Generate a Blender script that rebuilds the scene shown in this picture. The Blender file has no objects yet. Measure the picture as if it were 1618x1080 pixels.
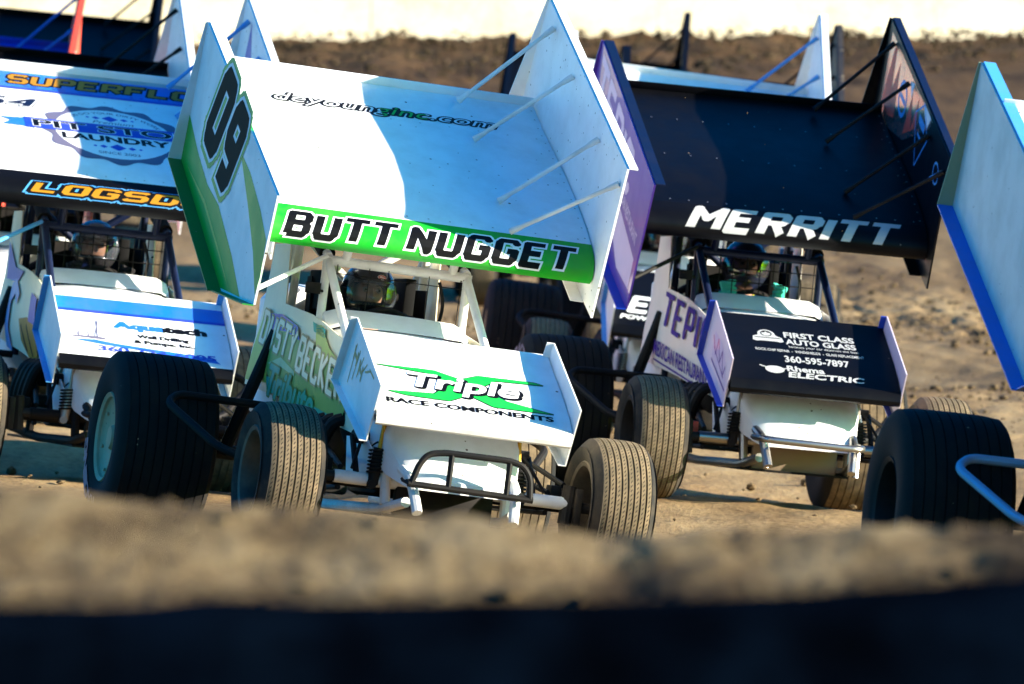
import bpy, bmesh, math, random
import numpy as np
from mathutils import Vector, Matrix
from mathutils.geometry import tessellate_polygon
R = math.radians
random.seed(7); rng = np.random.default_rng(7)
scene = bpy.context.scene
COL = scene.collection

# ------------------------------------------------------------------ camera
cam = bpy.data.cameras.new('camera'); cam_o = bpy.data.objects.new('camera', cam); COL.objects.link(cam_o)
cam.sensor_width = 36; cam.lens = 261.7; cam.clip_start = 0.5; cam.clip_end = 2000
cam_o.location = (0, 0, .93); cam_o.rotation_euler = (R(90), 0, 0)
cam.dof.use_dof = True; cam.dof.focus_distance = 33.6; cam.dof.aperture_fstop = 5.2
scene.camera = cam_o
# ------------------------------------------------------------------ sky and sun
SUN_TO = Vector((.966, -.175, .208)).normalized()          # direction towards the low evening sun
world = bpy.data.worlds.new('World'); scene.world = world; world.use_nodes = True
wn = world.node_tree; wn.nodes.clear()
sky = wn.nodes.new('ShaderNodeTexSky'); sky.sky_type = 'NISHITA'; sky.sun_disc = False
sky.sun_elevation = math.asin(SUN_TO.z); sky.sun_rotation = math.atan2(SUN_TO.x, SUN_TO.y)
sky.air_density = 1.0; sky.dust_density = 1.6; sky.ozone_density = 1.6
hs = wn.nodes.new('ShaderNodeHueSaturation'); hs.inputs['Saturation'].default_value = 1.9
tint = wn.nodes.new('ShaderNodeMix'); tint.data_type = 'RGBA'; tint.blend_type = 'MULTIPLY'; tint.inputs[0].default_value = 1; tint.inputs[7].default_value = (.20, .82, 1.15, 1)   # white balance set for the warm sun: the sky reads blue
bg = wn.nodes.new('ShaderNodeBackground'); bg.inputs[1].default_value = .092
wo = wn.nodes.new('ShaderNodeOutputWorld')
wn.links.new(sky.outputs[0], hs.inputs['Color']); wn.links.new(hs.outputs[0], tint.inputs[6]); wn.links.new(tint.outputs[2], bg.inputs[0]); wn.links.new(bg.outputs[0], wo.inputs[0])
sun = bpy.data.lights.new('sun', 'SUN'); sun.energy = 5.0; sun.angle = R(.5); sun.color = (1, .90, .76)
sun_o = bpy.data.objects.new('sun', sun); COL.objects.link(sun_o)
sun_o.rotation_euler = (-SUN_TO).to_track_quat('-Z', 'Y').to_euler(); sun_o.location = (20, -5, 12)
vs = scene.view_settings; vs.view_transform = 'Standard'; vs.look = 'None'; vs.exposure = 2.0; vs.gamma = 1
try: vs.use_curve_mapping = False
except Exception: pass
try:
    scene.cycles.max_bounces = 8; scene.cycles.transparent_max_bounces = 12
except Exception: pass

# ------------------------------------------------------------------ materials
MATS = {}
def nodes_of(m):
    m.use_nodes = True; t = m.node_tree
    return t, t.nodes['Principled BSDF']
def paint(name, c, rough=.32, metal=0., specks=.5, film=.12, spec=.22, scale=1., coat=0.):
    """paint, vinyl, rubber or bare metal with mud specks and a thin uneven film of dust"""
    if name in MATS: return MATS[name]
    m = bpy.data.materials.new(name); t, b = nodes_of(m); N, L = t.nodes, t.links
    tc = N.new('ShaderNodeTexCoord')
    n1 = N.new('ShaderNodeTexNoise'); n1.inputs['Scale'].default_value = 5 * scale; n1.inputs['Detail'].default_value = 6; n1.inputs['Roughness'].default_value = .65
    L.new(tc.outputs['Object'], n1.inputs['Vector'])
    mr = N.new('ShaderNodeMapRange'); mr.inputs[1].default_value = .42; mr.inputs[2].default_value = .8; mr.inputs[4].default_value = film * 2
    L.new(n1.outputs['Fac'], mr.inputs[0])
    mx = N.new('ShaderNodeMix'); mx.data_type = 'RGBA'; mx.inputs[6].default_value = (*c, 1); mx.inputs[7].default_value = (.24, .17, .10, 1)
    L.new(mr.outputs[0], mx.inputs[0]); out = mx.outputs[2]
    if specks > 0:
        vo = N.new('ShaderNodeTexVoronoi'); vo.inputs['Scale'].default_value = 26; vo.inputs['Randomness'].default_value = 1
        L.new(tc.outputs['Object'], vo.inputs['Vector'])
        sep = N.new('ShaderNodeSeparateColor'); L.new(vo.outputs['Color'], sep.inputs[0])
        th = N.new('ShaderNodeMath'); th.operation = 'MULTIPLY_ADD'; th.inputs[1].default_value = 1.5; th.inputs[2].default_value = -1.5 * (1 - .24 * specks)
        L.new(sep.outputs[0], th.inputs[0])
        lt = N.new('ShaderNodeMath'); lt.operation = 'LESS_THAN'; L.new(vo.outputs['Distance'], lt.inputs[0]); L.new(th.outputs[0], lt.inputs[1])
        mx2 = N.new('ShaderNodeMix'); mx2.data_type = 'RGBA'; mx2.inputs[7].default_value = ((.10, .075, .05, 1) if sum(c) > .35 else (.28, .21, .14, 1))
        L.new(lt.outputs[0], mx2.inputs[0]); L.new(out, mx2.inputs[6]); out = mx2.outputs[2]
    L.new(out, b.inputs['Base Color'])
    rr = N.new('ShaderNodeMapRange'); rr.inputs[3].default_value = rough; rr.inputs[4].default_value = min(1, rough + .25); L.new(n1.outputs['Fac'], rr.inputs[0]); L.new(rr.outputs[0], b.inputs['Roughness'])
    b.inputs['Metallic'].default_value = metal; b.inputs['Specular IOR Level'].default_value = spec
    b.inputs['Coat Weight'].default_value = coat
    rp = N.new('ShaderNodeTexNoise'); rp.inputs['Scale'].default_value = 4; rp.inputs['Detail'].default_value = 2; L.new(tc.outputs['Object'], rp.inputs['Vector'])
    bu = N.new('ShaderNodeBump'); bu.inputs['Strength'].default_value = .25; bu.inputs['Distance'].default_value = .012; L.new(rp.outputs['Fac'], bu.inputs['Height']); L.new(bu.outputs[0], b.inputs['Normal'])
    MATS[name] = m; return m
white = paint('white_paint', (.82, .82, .81)); white_frame = paint('white_powder_coat', (.76, .75, .71), .4, film=.25)
green = paint('bright_green_paint', (.006, .36, .02), .3); dgreen = paint('deep_green_paint', (.01, .20, .03), .3)
black = paint('black_paint', (.0018, .002, .003), .28, film=.004, specks=.3, spec=.12); satin = paint('satin_black_steel', (.005, .005, .0055), .5, film=.04, specks=.2, spec=.15)
navy = paint('navy_steel', (.003, .008, .032), .3, film=.012, specks=.1)
rubber = paint('black_rubber', (.007, .0068, .0065), .75, film=.035, specks=.3, spec=.2)
sidewall = paint('dusty_sidewall_rubber', (.012, .011, .010), .8, film=.16, specks=0, spec=.25)
rear_dust = paint('dusty_rear_tread', (.09, .068, .045), .9, film=.5, specks=0, spec=.1, scale=3)
dust_tread = paint('dusty_tread_rubber', (.125, .095, .058), .9, film=.55, specks=0, spec=.15, scale=4)
chrome = paint('worn_chrome', (.36, .34, .31), .25, 1, film=.2, specks=0); alu = paint('brushed_aluminium', (.5, .47, .43), .38, 1, film=.3, specks=.2)
wheel_disc = paint('dusty_wheel_disc', (.46, .31, .18), .5, .15, film=.3, specks=.3); dark_rim = paint('dusty_dark_rim', (.06, .05, .04), .5, .5, film=.35, specks=0)
gold = paint('gold_anodised_rod', (.65, .36, .04), .3, .6, film=.1, specks=0)
cream = paint('cream_vinyl', (.80, .72, .52), .3, film=.06); olive = paint('olive_green_vinyl', (.50, .54, .09), .35, film=.06, specks=.1)
purple = paint('purple_vinyl', (.085, .035, .30), .28, film=.02, coat=.3); purple_mark = paint('matte_purple_vinyl', (.07, .03, .24), .6, film=.02, specks=.1, spec=.05); violet = paint('pale_violet_vinyl', (.52, .42, .62), .3, film=.05)
blue = paint('sky_blue_paint', (.008, .15, .58), .3); rblue = paint('royal_blue_paint', (.01, .05, .45), .3); ltblue = paint('light_blue_paint', (.06, .30, .66), .3)
orange = paint('gold_orange_vinyl', (.40, .17, .006), .35, film=.05, specks=.2); grey = paint('grey_vinyl', (.12, .115, .19), .4, specks=.2)
silver = paint('dull_silver_sheet', (.62, .60, .58), .40, .1, film=.15); red = paint('red_paint', (.70, .07, .04), .35); teal = paint('teal_vinyl', (.02, .36, .25), .35, specks=.1)
brown = paint('dark_bronze_vinyl', (.035, .025, .017), .6, film=.05, specks=.1, spec=.05); tan = paint('tan_outline_vinyl', (.46, .34, .14), .4, specks=.1)
seatm = paint('black_seat_fabric', (.004, .004, .0045), .9, film=.02, specks=0); engine = paint('dark_engine_metal', (.02, .018, .016), .55, .3, film=.15, specks=0)
primer = paint('sun_faded_green_flange', (.30, .36, .22), .5); copper = paint('rose_mirror_vinyl', (.55, .30, .26), .14, .9, film=.04, specks=.2)
suit_dark = paint('black_race_suit', (.012, .012, .014), .85, film=.03, specks=0); suit_teal = paint('teal_glove_fabric', (.06, .55, .42), .8, film=.05, specks=0)
neon = paint('neon_yellow_strap', (.75, .75, .02), .7, film=.03, specks=0); skin = paint('skin', (.62, .33, .23), .5, film=.03, specks=0)
hel_black = paint('gloss_black_helmet', (.008, .009, .012), .12, film=.02, specks=0, coat=.6); hel_chrome = paint('mirror_helmet', (.16, .16, .18), .12, .9, film=.05, specks=0)
white_print = paint('white_screen_print', (.40, .40, .40), .4, specks=0, film=.03, spec=.1); white_mark = paint('white_vinyl', (.80, .80, .80), .35, specks=.15, film=.05); black_mark = paint('black_vinyl', (.003, .003, .0035), .35, specks=.1, film=.004, spec=.12)
red_mark = paint('red_vinyl', (.55, .03, .03), .35, specks=0); green_mark = paint('green_vinyl', (.004, .42, .05), .35, specks=.2, film=.03)
conc_edge = paint('faded_grey_edge', (.45, .44, .42), .6, film=.4, specks=1)
def siped(m):                                       # staggered slits cut across the ribs of the front tyres
    t = m.node_tree; N, L = t.nodes, t.links; b = N['Principled BSDF']; src = b.inputs['Base Color'].links[0].from_socket
    tc = N.new('ShaderNodeTexCoord'); sx = N.new('ShaderNodeSeparateXYZ'); L.new(tc.outputs['Object'], sx.inputs[0])
    def mt(op, a, bb=None, c=None):
        n = N.new('ShaderNodeMath'); n.operation = op
        for i, v in enumerate((a, bb, c)):
            if v is None: continue
            if isinstance(v, (int, float)): n.inputs[i].default_value = v
            else: L.new(v, n.inputs[i])
        return n.outputs[0]
    ang = mt('ARCTAN2', sx.outputs['Z'], sx.outputs['Y']); ph = mt('MULTIPLY_ADD', sx.outputs['X'], 60., mt('MULTIPLY', ang, 15.))
    fr = mt('FRACT', ph); cell = mt('FRACT', mt('MULTIPLY_ADD', sx.outputs['X'], 8 / .226, .5))
    slit = mt('MULTIPLY', mt('LESS_THAN', fr, .34), mt('GREATER_THAN', mt('ABSOLUTE', mt('SUBTRACT', cell, .5)), .35))
    mx = N.new('ShaderNodeMix'); mx.data_type = 'RGBA'; mx.inputs[7].default_value = (.03, .024, .018, 1); L.new(slit, mx.inputs[0]); L.new(src, mx.inputs[6]); L.new(mx.outputs[2], b.inputs['Base Color'])
siped(dust_tread)
def glass_mat(name='clear_visor', al=.52):
    m = bpy.data.materials.new(name); t, b = nodes_of(m)
    b.inputs['Base Color'].default_value = (.05, .06, .075, 1); b.inputs['Roughness'].default_value = .04
    b.inputs['Alpha'].default_value = al; b.inputs['Specular IOR Level'].default_value = 1; return m
belt_m = paint('blue_belt_webbing', (.02, .05, .22), .8, film=.05, specks=0); hair_m = paint('brown_eyebrow', (.12, .06, .035), .8, film=0, specks=0); eye_m = paint('eye', (.42, .36, .33), .3, film=0, specks=0); visor_m = glass_mat(); smoke_visor = glass_mat('smoked_visor', .8); smoke_visor.node_tree.nodes['Principled BSDF'].inputs['Base Color'].default_value = (.015, .015, .02, 1)
def dirt(name, ramp, scale, bump=.6, dark=None, lo=.50, hi=.95, stretch=.24):
    m = bpy.data.materials.new(name); t, b = nodes_of(m); N, L = t.nodes, t.links
    geo = N.new('ShaderNodeNewGeometry'); mp = N.new('ShaderNodeMapping'); mp.inputs['Rotation'].default_value = (0, 0, R(-13)); mp.inputs['Scale'].default_value = (1, stretch, 1.2); L.new(geo.outputs['Position'], mp.inputs[0])
    a = N.new('ShaderNodeTexNoise'); a.inputs['Scale'].default_value = scale; a.inputs['Detail'].default_value = 10; a.inputs['Roughness'].default_value = .68; L.new(mp.outputs[0], a.inputs['Vector'])
    f = N.new('ShaderNodeTexNoise'); f.inputs['Scale'].default_value = scale * 22; f.inputs['Detail'].default_value = 5; f.inputs['Roughness'].default_value = .7; L.new(geo.outputs['Position'], f.inputs['Vector'])
    ad = N.new('ShaderNodeMath'); ad.operation = 'MULTIPLY_ADD'; ad.inputs[1].default_value = .45; L.new(f.outputs['Fac'], ad.inputs[0]); L.new(a.outputs['Fac'], ad.inputs[2])
    cr = N.new('ShaderNodeValToRGB'); L.new(ad.outputs[0], cr.inputs[0]); e = cr.color_ramp.elements
    e[0].position = lo; e[0].color = (*ramp[0], 1); e[1].position = hi; e[1].color = (*ramp[-1], 1)
    for i, c in enumerate(ramp[1:-1]):
        k = e.new(lo + (hi - lo) * (i + 1) / (len(ramp) - 1)); k.color = (*c, 1)
    out = cr.outputs[0]
    if dark:                                            # moist, churned soil towards the foot of the far wall
        sx = N.new('ShaderNodeSeparateXYZ'); L.new(geo.outputs['Position'], sx.inputs[0])
        wob = N.new('ShaderNodeMath'); wob.operation = 'MULTIPLY_ADD'; wob.inputs[1].default_value = 22; L.new(a.outputs['Fac'], wob.inputs[0]); L.new(sx.outputs['Y'], wob.inputs[2])
        mr = N.new('ShaderNodeMapRange'); mr.inputs[1].default_value = dark[0]; mr.inputs[2].default_value = dark[1]; L.new(wob.outputs[0], mr.inputs[0])
        dk = N.new('ShaderNodeMix'); dk.data_type = 'RGBA'; dk.blend_type = 'MULTIPLY'; dk.inputs[7].default_value = dark[2]
        L.new(mr.outputs[0], dk.inputs[0]); L.new(out, dk.inputs[6]); out = dk.outputs[2]
    L.new(out, b.inputs['Base Color']); b.inputs['Roughness'].default_value = .95; b.inputs['Specular IOR Level'].default_value = .15
    bp = N.new('ShaderNodeBump'); bp.inputs['Strength'].default_value = bump; bp.inputs['Distance'].default_value = .04; L.new(ad.outputs[0], bp.inputs['Height']); L.new(bp.outputs[0], b.inputs['Normal'])
    return m
track_m = dirt('packed_clay', [(.07, .038, .016), (.185, .11, .048), (.28, .178, .082), (.35, .24, .12)], 1.1, dark=(78, 94, (.30, .24, .20, 1)), lo=.55, hi=.90)
berm_m = dirt('loose_soil', [(.02, .012, .006), (.085, .054, .026), (.165, .112, .056), (.23, .165, .09)], 3.2, .9, None, .56, .88, .8)
clod_m = dirt('soil_clods', [(.05, .03, .015), (.10, .066, .034), (.18, .12, .065)], 6, .4); dark_clod_m = dirt('moist_soil_clods', [(.025, .016, .009), (.05, .032, .017), (.085, .056, .03)], 4, .4)
wall_m = dirt('whitewashed_concrete', [(.34, .265, .17), (.52, .44, .32), (.60, .53, .41)], .9, .1, None, .5, .9, 1.)
barrier_m = dirt('grey_concrete', [(.25, .24, .22), (.42, .41, .38)], 2, .2)

# ------------------------------------------------------------------ mesh helpers
def setp(o, label=None, cat=None, group=None, kind=None):
    for k, v in (('label', label), ('category', cat), ('group', group), ('kind', kind)):
        if v: o[k] = v
    return o
def mesh_of(name, v, f, sharp=35):
    me = bpy.data.meshes.new(name); me.from_pydata([tuple(p) for p in v], [], f); me.update()
    if sharp:
        me.polygons.foreach_set('use_smooth', [True] * len(me.polygons))
        me.set_sharp_from_angle(angle=R(sharp))
    me.materials.append(None); return me
def link(name, me, mat, parent=None, loc=(0, 0, 0), rot=(0, 0, 0), label=None):
    o = bpy.data.objects.new(name, me); COL.objects.link(o)
    if me is not None and mat is not None:
        o.material_slots[0].link = 'OBJECT'; o.material_slots[0].material = mat
    o.parent = parent; o.location = loc; o.rotation_euler = rot
    if label: o['label'] = label
    return o
def empty(name, M):
    o = bpy.data.objects.new(name, None); COL.objects.link(o); o.empty_display_size = .2; o.matrix_world = M; return o
class MB:
    def __init__(s): s.v = []; s.f = []
    def add(s, v, f):
        b = len(s.v); s.v += [Vector(p) for p in v]; s.f += [tuple(b + i for i in q) for q in f]; return s
    def tube(s, pts, r, seg=10, closed=False, bend=0):
        pts = [Vector(p) for p in pts]
        if bend: pts = fillet(pts, bend, closed)
        n = len(pts); rings = []; up = None; rs = r if isinstance(r, (list, tuple)) else [r] * n
        if len(rs) != n: rs = [rs[0]] * n
        for i in range(n):
            a = pts[i - 1] if (i or closed) else pts[i]; c = pts[(i + 1) % n] if (i < n - 1 or closed) else pts[i]
            t = (c - a).normalized()
            if up is None: up = t.orthogonal().normalized()
            up = (up - t * up.dot(t)).normalized(); w = t.cross(up)
            rings.append([pts[i] + (up * math.cos(k * 2 * math.pi / seg) + w * math.sin(k * 2 * math.pi / seg)) * rs[i] for k in range(seg)])
        f = []
        m = n if closed else n - 1
        for i in range(m):
            for k in range(seg):
                j = (i + 1) % n; f.append((i * seg + k, i * seg + (k + 1) % seg, j * seg + (k + 1) % seg, j * seg + k))
        if not closed: f.append(tuple(range(seg))[::-1]); f.append(tuple((n - 1) * seg + k for k in range(seg)))
        return s.add([p for q in rings for p in q], f)
    def box(s, c, d, rot=None):
        x, y, z = (k / 2 for k in d); b = min(d) * .12
        bm = bmesh.new(); bmesh.ops.create_cube(bm, size=1)
        bmesh.ops.scale(bm, vec=d, verts=bm.verts); bmesh.ops.bevel(bm, geom=bm.edges[:], offset=b, segments=2, affect='EDGES', profile=.5)
        if rot is not None: bmesh.ops.rotate(bm, verts=bm.verts, cent=(0, 0, 0), matrix=rot)
        bmesh.ops.translate(bm, vec=c, verts=bm.verts); bm.verts.index_update()
        s.add([v.co.copy() for v in bm.verts], [[v.index for v in f.verts] for f in bm.faces]); bm.free(); return s
    def slab(s, poly, t):                      # planar or nearly planar outline (3-D points), thickness vector t
        n = len(poly); p = [Vector(q) for q in poly]; t = Vector(t)
        f = [tuple(range(n)), tuple(range(2 * n - 1, n - 1, -1))] + [(i, i + n, (i + 1) % n + n, (i + 1) % n) for i in range(n)]
        return s.add(p + [q + t for q in p], f)
    def lathe(s, prof, seg=48, axis='X'):      # profile of (x, r)
        v = []; n = len(prof)
        for i in range(seg):
            a = 2 * math.pi * i / seg; c, q = math.cos(a), math.sin(a)
            for x, r in prof: v.append((x, r * c, r * q))
        f = [(i * n + k, i * n + k + 1, ((i + 1) % seg) * n + k + 1, ((i + 1) % seg) * n + k) for i in range(seg) for k in range(n - 1)]
        return s.add(v, f)
    def loft(s, secs, caps=True):
        n = len(secs[0]); f = []
        for i in range(len(secs) - 1):
            for k in range(n - 1): f.append((i * n + k, i * n + k + 1, (i + 1) * n + k + 1, (i + 1) * n + k))
        s.add([p for q in secs for p in q], f); return s
    def mesh(s, name, sharp=35): return mesh_of(name, s.v, s.f, sharp)
def fillet(pts, r, closed=False):
    out = []; n = len(pts)
    for i, p in enumerate(pts):
        if not closed and i in (0, n - 1): out.append(p); continue
        a, c = pts[i - 1], pts[(i + 1) % n]; da, dc = a - p, c - p
        k = min(r, da.length * .45, dc.length * .45); A, C = p + da.normalized() * k, p + dc.normalized() * k
        for t in (0, .25, .5, .75, 1): out.append(A * (1 - t) ** 2 + p * 2 * t * (1 - t) + C * t * t)
    return out
CACHE = {}
def part(name, key, fn, mat, parent, loc=(0, 0, 0), rot=(0, 0, 0), label=None, sharp=35):
    if key not in CACHE:
        mb = MB(); fn(mb); CACHE[key] = mb.mesh(name, sharp)
    return link(name, CACHE[key], mat, parent, loc, rot, label)

# ------------------------------------------------------------------ lettering and marks (flat vinyl laid on the panels)
GL = {'B': [[(0, 0), (0, 1), (.85, 1), (1, .86), (1, .64), (.85, .5), (0, .5)], [(.85, .5), (1, .36), (1, .14), (.85, 0), (0, 0)]],
 'U': [[(0, 1), (0, .15), (.15, 0), (.85, 0), (1, .15), (1, 1)]], 'T': [[(-.17, 1), (1.17, 1)], [(.5, 1), (.5, 0)]], 'N': [[(0, 0), (0, 1), (1, 0), (1, 1)]],
 'G': [[(1, .8), (1, .87), (.87, 1), (.13, 1), (0, .87), (0, .13), (.13, 0), (.87, 0), (1, .13), (1, .45), (.55, .45)]],
 'E': [[(1, 1), (0, 1), (0, 0), (1, 0)], [(0, .5), (.85, .5)]], 'M': [[(0, 0), (0, 1), (.5, .4), (1, 1), (1, 0)]],
 'R': [[(0, 0), (0, 1), (.85, 1), (1, .86), (1, .62), (.85, .48), (0, .48)], [(.5, .48), (1, 0)]], 'I': [[(0, 0), (0, 1)]], 'L': [[(0, 1), (0, 0), (1, 0)]],
 'O': [[(.13, 0), (.87, 0), (1, .13), (1, .87), (.87, 1), (.13, 1), (0, .87), (0, .13), (.13, 0)]],
 'S': [[(1, .87), (.87, 1), (.13, 1), (0, .87), (0, .63), (.13, .5), (.87, .5), (1, .37), (1, .13), (.87, 0), (.13, 0), (0, .13)]],
 'D': [[(0, 0), (0, 1), (.8, 1), (1, .8), (1, .2), (.8, 0), (0, 0)]], 'P': [[(0, 0), (0, 1), (.85, 1), (1, .86), (1, .58), (.85, .44), (0, .44)]],
 'C': [[(1, .8), (1, .87), (.87, 1), (.13, 1), (0, .87), (0, .13), (.13, 0), (.87, 0), (1, .13), (1, .2)]], 'K': [[(0, 0), (0, 1)], [(1, 1), (.1, .5), (1, 0)]],
 'Y': [[(0, 1), (.5, .5), (1, 1)], [(.5, .5), (.5, 0)]], 'F': [[(1, 1), (0, 1), (0, 0)], [(0, .5), (.8, .5)]], 'W': [[(0, 1), (.22, 0), (.5, .6), (.78, 0), (1, 1)]],
 'H': [[(0, 0), (0, 1)], [(1, 0), (1, 1)], [(0, .5), (1, .5)]],
 '5': [[(1, 1), (0, 1), (0, .55), (.87, .55), (1, .42), (1, .13), (.87, 0), (0, 0)]], '4': [[(.8, 0), (.8, 1), (0, .35), (1, .35)]],
 '9': [[(1, .45), (.13, .45), (0, .58), (0, .87), (.13, 1), (.87, 1), (1, .87), (1, .13), (.87, 0), (.1, 0)]]}
GL['0'] = GL['O']
def stroke_text(txt, w, h, gap, t, tv=None, shear=0, grow=0):
    """block letters: list of convex polygons; w,h letter box, t stroke width"""
    tv = tv or t; P = []; x = 0
    for ch in txt:
        if ch == ' ': x += w * .55; continue
        cw = w if ch not in 'I' else 0
        if ch in 'MW': cw = w * 1.25
        for pl in GL[ch]:
            q = [(x + px * cw, py * h) for px, py in pl]
            for i, (a, b) in enumerate(zip(q, q[1:])):
                dx, dy = b[0] - a[0], b[1] - a[1]; l = math.hypot(dx, dy) or 1
                horiz = abs(dx) / l; hw = (t * (1 - horiz) + tv * horiz) / 2 + grow
                nx, ny = -dy / l * hw, dx / l * hw; ex, ey = dx / l * (grow), dy / l * (grow)
                P.append([(a[0] + nx - ex, a[1] + ny - ey), (a[0] - nx - ex, a[1] - ny - ey), (b[0] - nx + ex, b[1] - ny + ey), (b[0] + nx + ex, b[1] + ny + ey)])
            for c in q[(0 if q[0] == q[-1] else 1):-1] or []:
                hx, hy = t / 2 + grow, tv / 2 + grow
                P.append([(c[0] + hx * math.cos(k * math.pi / 4 + .39) * 1.06, c[1] + hy * math.sin(k * math.pi / 4 + .39) * 1.06) for k in range(8)])
        x += cw + t + gap
    return [[(px + shear * py, py) for px, py in p] for p in P]
def font_text(txt, bold=0., shear=0., align='LEFT', space=1.):
    cu = bpy.data.curves.new('t', 'FONT'); cu.body = txt; cu.offset = bold if bold <= .02 else .01; cu.shear = shear; cu.align_x = align; cu.resolution_u = 4; cu.space_character = space; cu.space_line = .9
    ob = bpy.data.objects.new('t', cu); COL.objects.link(ob)
    me = bpy.data.meshes.new_from_object(ob); me.calc_loop_triangles()
    P = [[(me.vertices[i].co.x, me.vertices[i].co.y) for i in t.vertices] for t in me.loop_triangles]
    bpy.data.objects.remove(ob); bpy.data.curves.remove(cu); bpy.data.meshes.remove(me)
    if bold > .02:
        r_ = bold - .01; P = [[(x + r_ * math.cos(k * math.pi / 5), y + r_ * math.sin(k * math.pi / 5)) for x, y in p] for k in range(10) for p in P] + P
    return P
def poly(pts):
    return [[pts[i][:2] for i in t] for t in tessellate_polygon([[Vector((a, b, 0)) for a, b in pts]])]
def bbox(P):
    a = np.array([q for p in P for q in p]); return a[:, 0].min(), a[:, 0].max(), a[:, 1].min(), a[:, 1].max()
def fitbox(P, x0, x1, y0, y1, ref=None):
    a, b, c, d = bbox(ref or P); return [[(x0 + (x - a) / (b - a) * (x1 - x0), y0 + (y - c) / (d - c) * (y1 - y0)) for x, y in p] for p in P]
def affine(P, o, ux, uy): return [[(o[0] + x * ux[0] + y * uy[0], o[1] + x * ux[1] + y * uy[1]) for x, y in p] for p in P]
def ell(cx, cy, rx, ry, n=40, a0=0, a1=2 * math.pi): return [(cx + rx * math.cos(a0 + (a1 - a0) * i / n), cy + ry * math.sin(a0 + (a1 - a0) * i / n)) for i in range(n if a1 - a0 > 6.28 else n + 1)]
def ring(cx, cy, rx, ry, w, n=40): 
    o, i = ell(cx, cy, rx, ry, n), ell(cx, cy, rx - w, ry - w, n)
    return [[o[k], o[(k + 1) % n], i[(k + 1) % n], i[k]] for k in range(n)]
def line(pts, w):
    P = []
    for a, b in zip(pts, pts[1:]):
        dx, dy = b[0] - a[0], b[1] - a[1]; l = math.hypot(dx, dy) or 1; nx, ny = -dy / l * w / 2, dx / l * w / 2
        P.append([(a[0] + nx, a[1] + ny), (a[0] - nx, a[1] - ny), (b[0] - nx, b[1] - ny), (b[0] + nx, b[1] + ny)])
    return P
def decal(name, parent, P, fmap, mat, off=.0015, h=.002, clip=None):
    """union of the polygons, laid row by row on the surface fmap(u, v, off)"""
    a, b, y0, y1 = bbox(P); n = max(3, int((y1 - y0) / h)); h = (y1 - y0) / n; V = []; Fc = []
    T = np.array([(p[0], p[k], p[k + 1]) for p in P for k in range(1, len(p) - 1)], float); lo = T[:, :, 1].min(1); hi = T[:, :, 1].max(1)
    for r_ in range(n):
        y = y0 + (r_ + .5) * h; t_ = T[(lo <= y) & (hi > y)]
        if not len(t_): continue
        q_ = np.roll(t_, -1, 1); m = (t_[:, :, 1] <= y) != (q_[:, :, 1] <= y); dy = np.where(m, q_[:, :, 1] - t_[:, :, 1], 1)
        xs = t_[:, :, 0] + (y - t_[:, :, 1]) / dy * (q_[:, :, 0] - t_[:, :, 0])
        iv = list(zip(np.where(m, xs, 1e9).min(1), np.where(m, xs, -1e9).max(1)))
        iv.sort(); mg = []
        for s_, e_ in iv:
            if mg and s_ <= mg[-1][1] + 1e-5: mg[-1][1] = max(mg[-1][1], e_)
            else: mg.append([s_, e_])
        for s_, e_ in mg:
            if clip: s_, e_ = max(s_, clip[0]), min(e_, clip[1])
            if e_ - s_ < 1e-5: continue
            i = len(V); V += [fmap(s_, y - h / 2, off), fmap(e_, y - h / 2, off), fmap(e_, y + h / 2, off), fmap(s_, y + h / 2, off)]; Fc.append((i, i + 1, i + 2, i + 3))
    return link(name, mesh_of(name, V, Fc, 0), mat, parent)

# ------------------------------------------------------------------ the sprint car
AL = 26.6                                       # rake of the top wing, degrees
TOP = [(1.51, .012), (1.3, .004), (1.0, .018), (.7, .030), (.4, .030), (.18, .018), (.06, .006)]
LIP = [(.06, .006), (.02, -.002), (-.02, -.012), (-.052, -.028), (-.076, -.052), (-.088, -.08), (-.084, -.108), (-.066, -.13)]
BOT = [(-.066, -.13), (.05, -.125), (.4, -.10), (.9, -.05), (1.3, -.02), (1.51, .002)]
def arcmap(pts):                                # v = arc length from the end of the list (bottom of the lip) upwards
    p = [Vector((0, a, b)) for a, b in pts][::-1]; d = [0]
    for a, b in zip(p, p[1:]): d.append(d[-1] + (b - a).length)
    def f(u, v, off):
        v = min(max(v, 0), d[-1] - 1e-6); i = max(k for k in range(len(d) - 1) if d[k] <= v); t = (v - d[i]) / (d[i + 1] - d[i])
        q = p[i].lerp(p[i + 1], t)
        def nrm(j):
            e = (p[min(j + 1, len(p) - 1)] - p[max(j - 1, 0)]).normalized(); return Vector((0, -e.z, e.y))
        n = nrm(i).lerp(nrm(i + 1), t).normalized(); return Vector((u, q.y, q.z)) + n * off
    f.length = d[-1]; return f
lip_map = arcmap(LIP)
def top_map(u, s, off):
    a = [q for q in TOP][::-1]; ss = [q[0] for q in a]; return Vector((u, s, float(np.interp(s, ss, [q[1] for q in a])) + off + .0005))
def foil_fn(prof, half):
    def fn(mb):
        n = len(prof); mb.add([(-half, a, b) for a, b in prof] + [(half, a, b) for a, b in prof], [(i, i + 1, n + i + 1, n + i) for i in range(n - 1)])
    return fn
def body_fn(mb):                                # upper skin, underside and ends of the foil behind its leading edge
    foil_fn(TOP, .76)(mb); foil_fn(BOT, .76)(mb)
    o = TOP + BOT[1:-1][::1]
    for x in (-.76, .76): mb.add([(x, a, b) for a, b in TOP + [(.02, -.05)] + BOT[1:]], [tuple(range(len(TOP) + len(BOT)))])
    mb.box((0, 1.515, .028), (1.52, .008, .05))
RIGHT = [(-.166, .497), (1.723, .4765), (1.77, -.22), (-.02, -.24), (-.196, -.235)]
LEFT = [(-.198, .155), (1.848, .064), (1.74, -.60), (.40, -.62), (-.234, -.369)]
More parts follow.
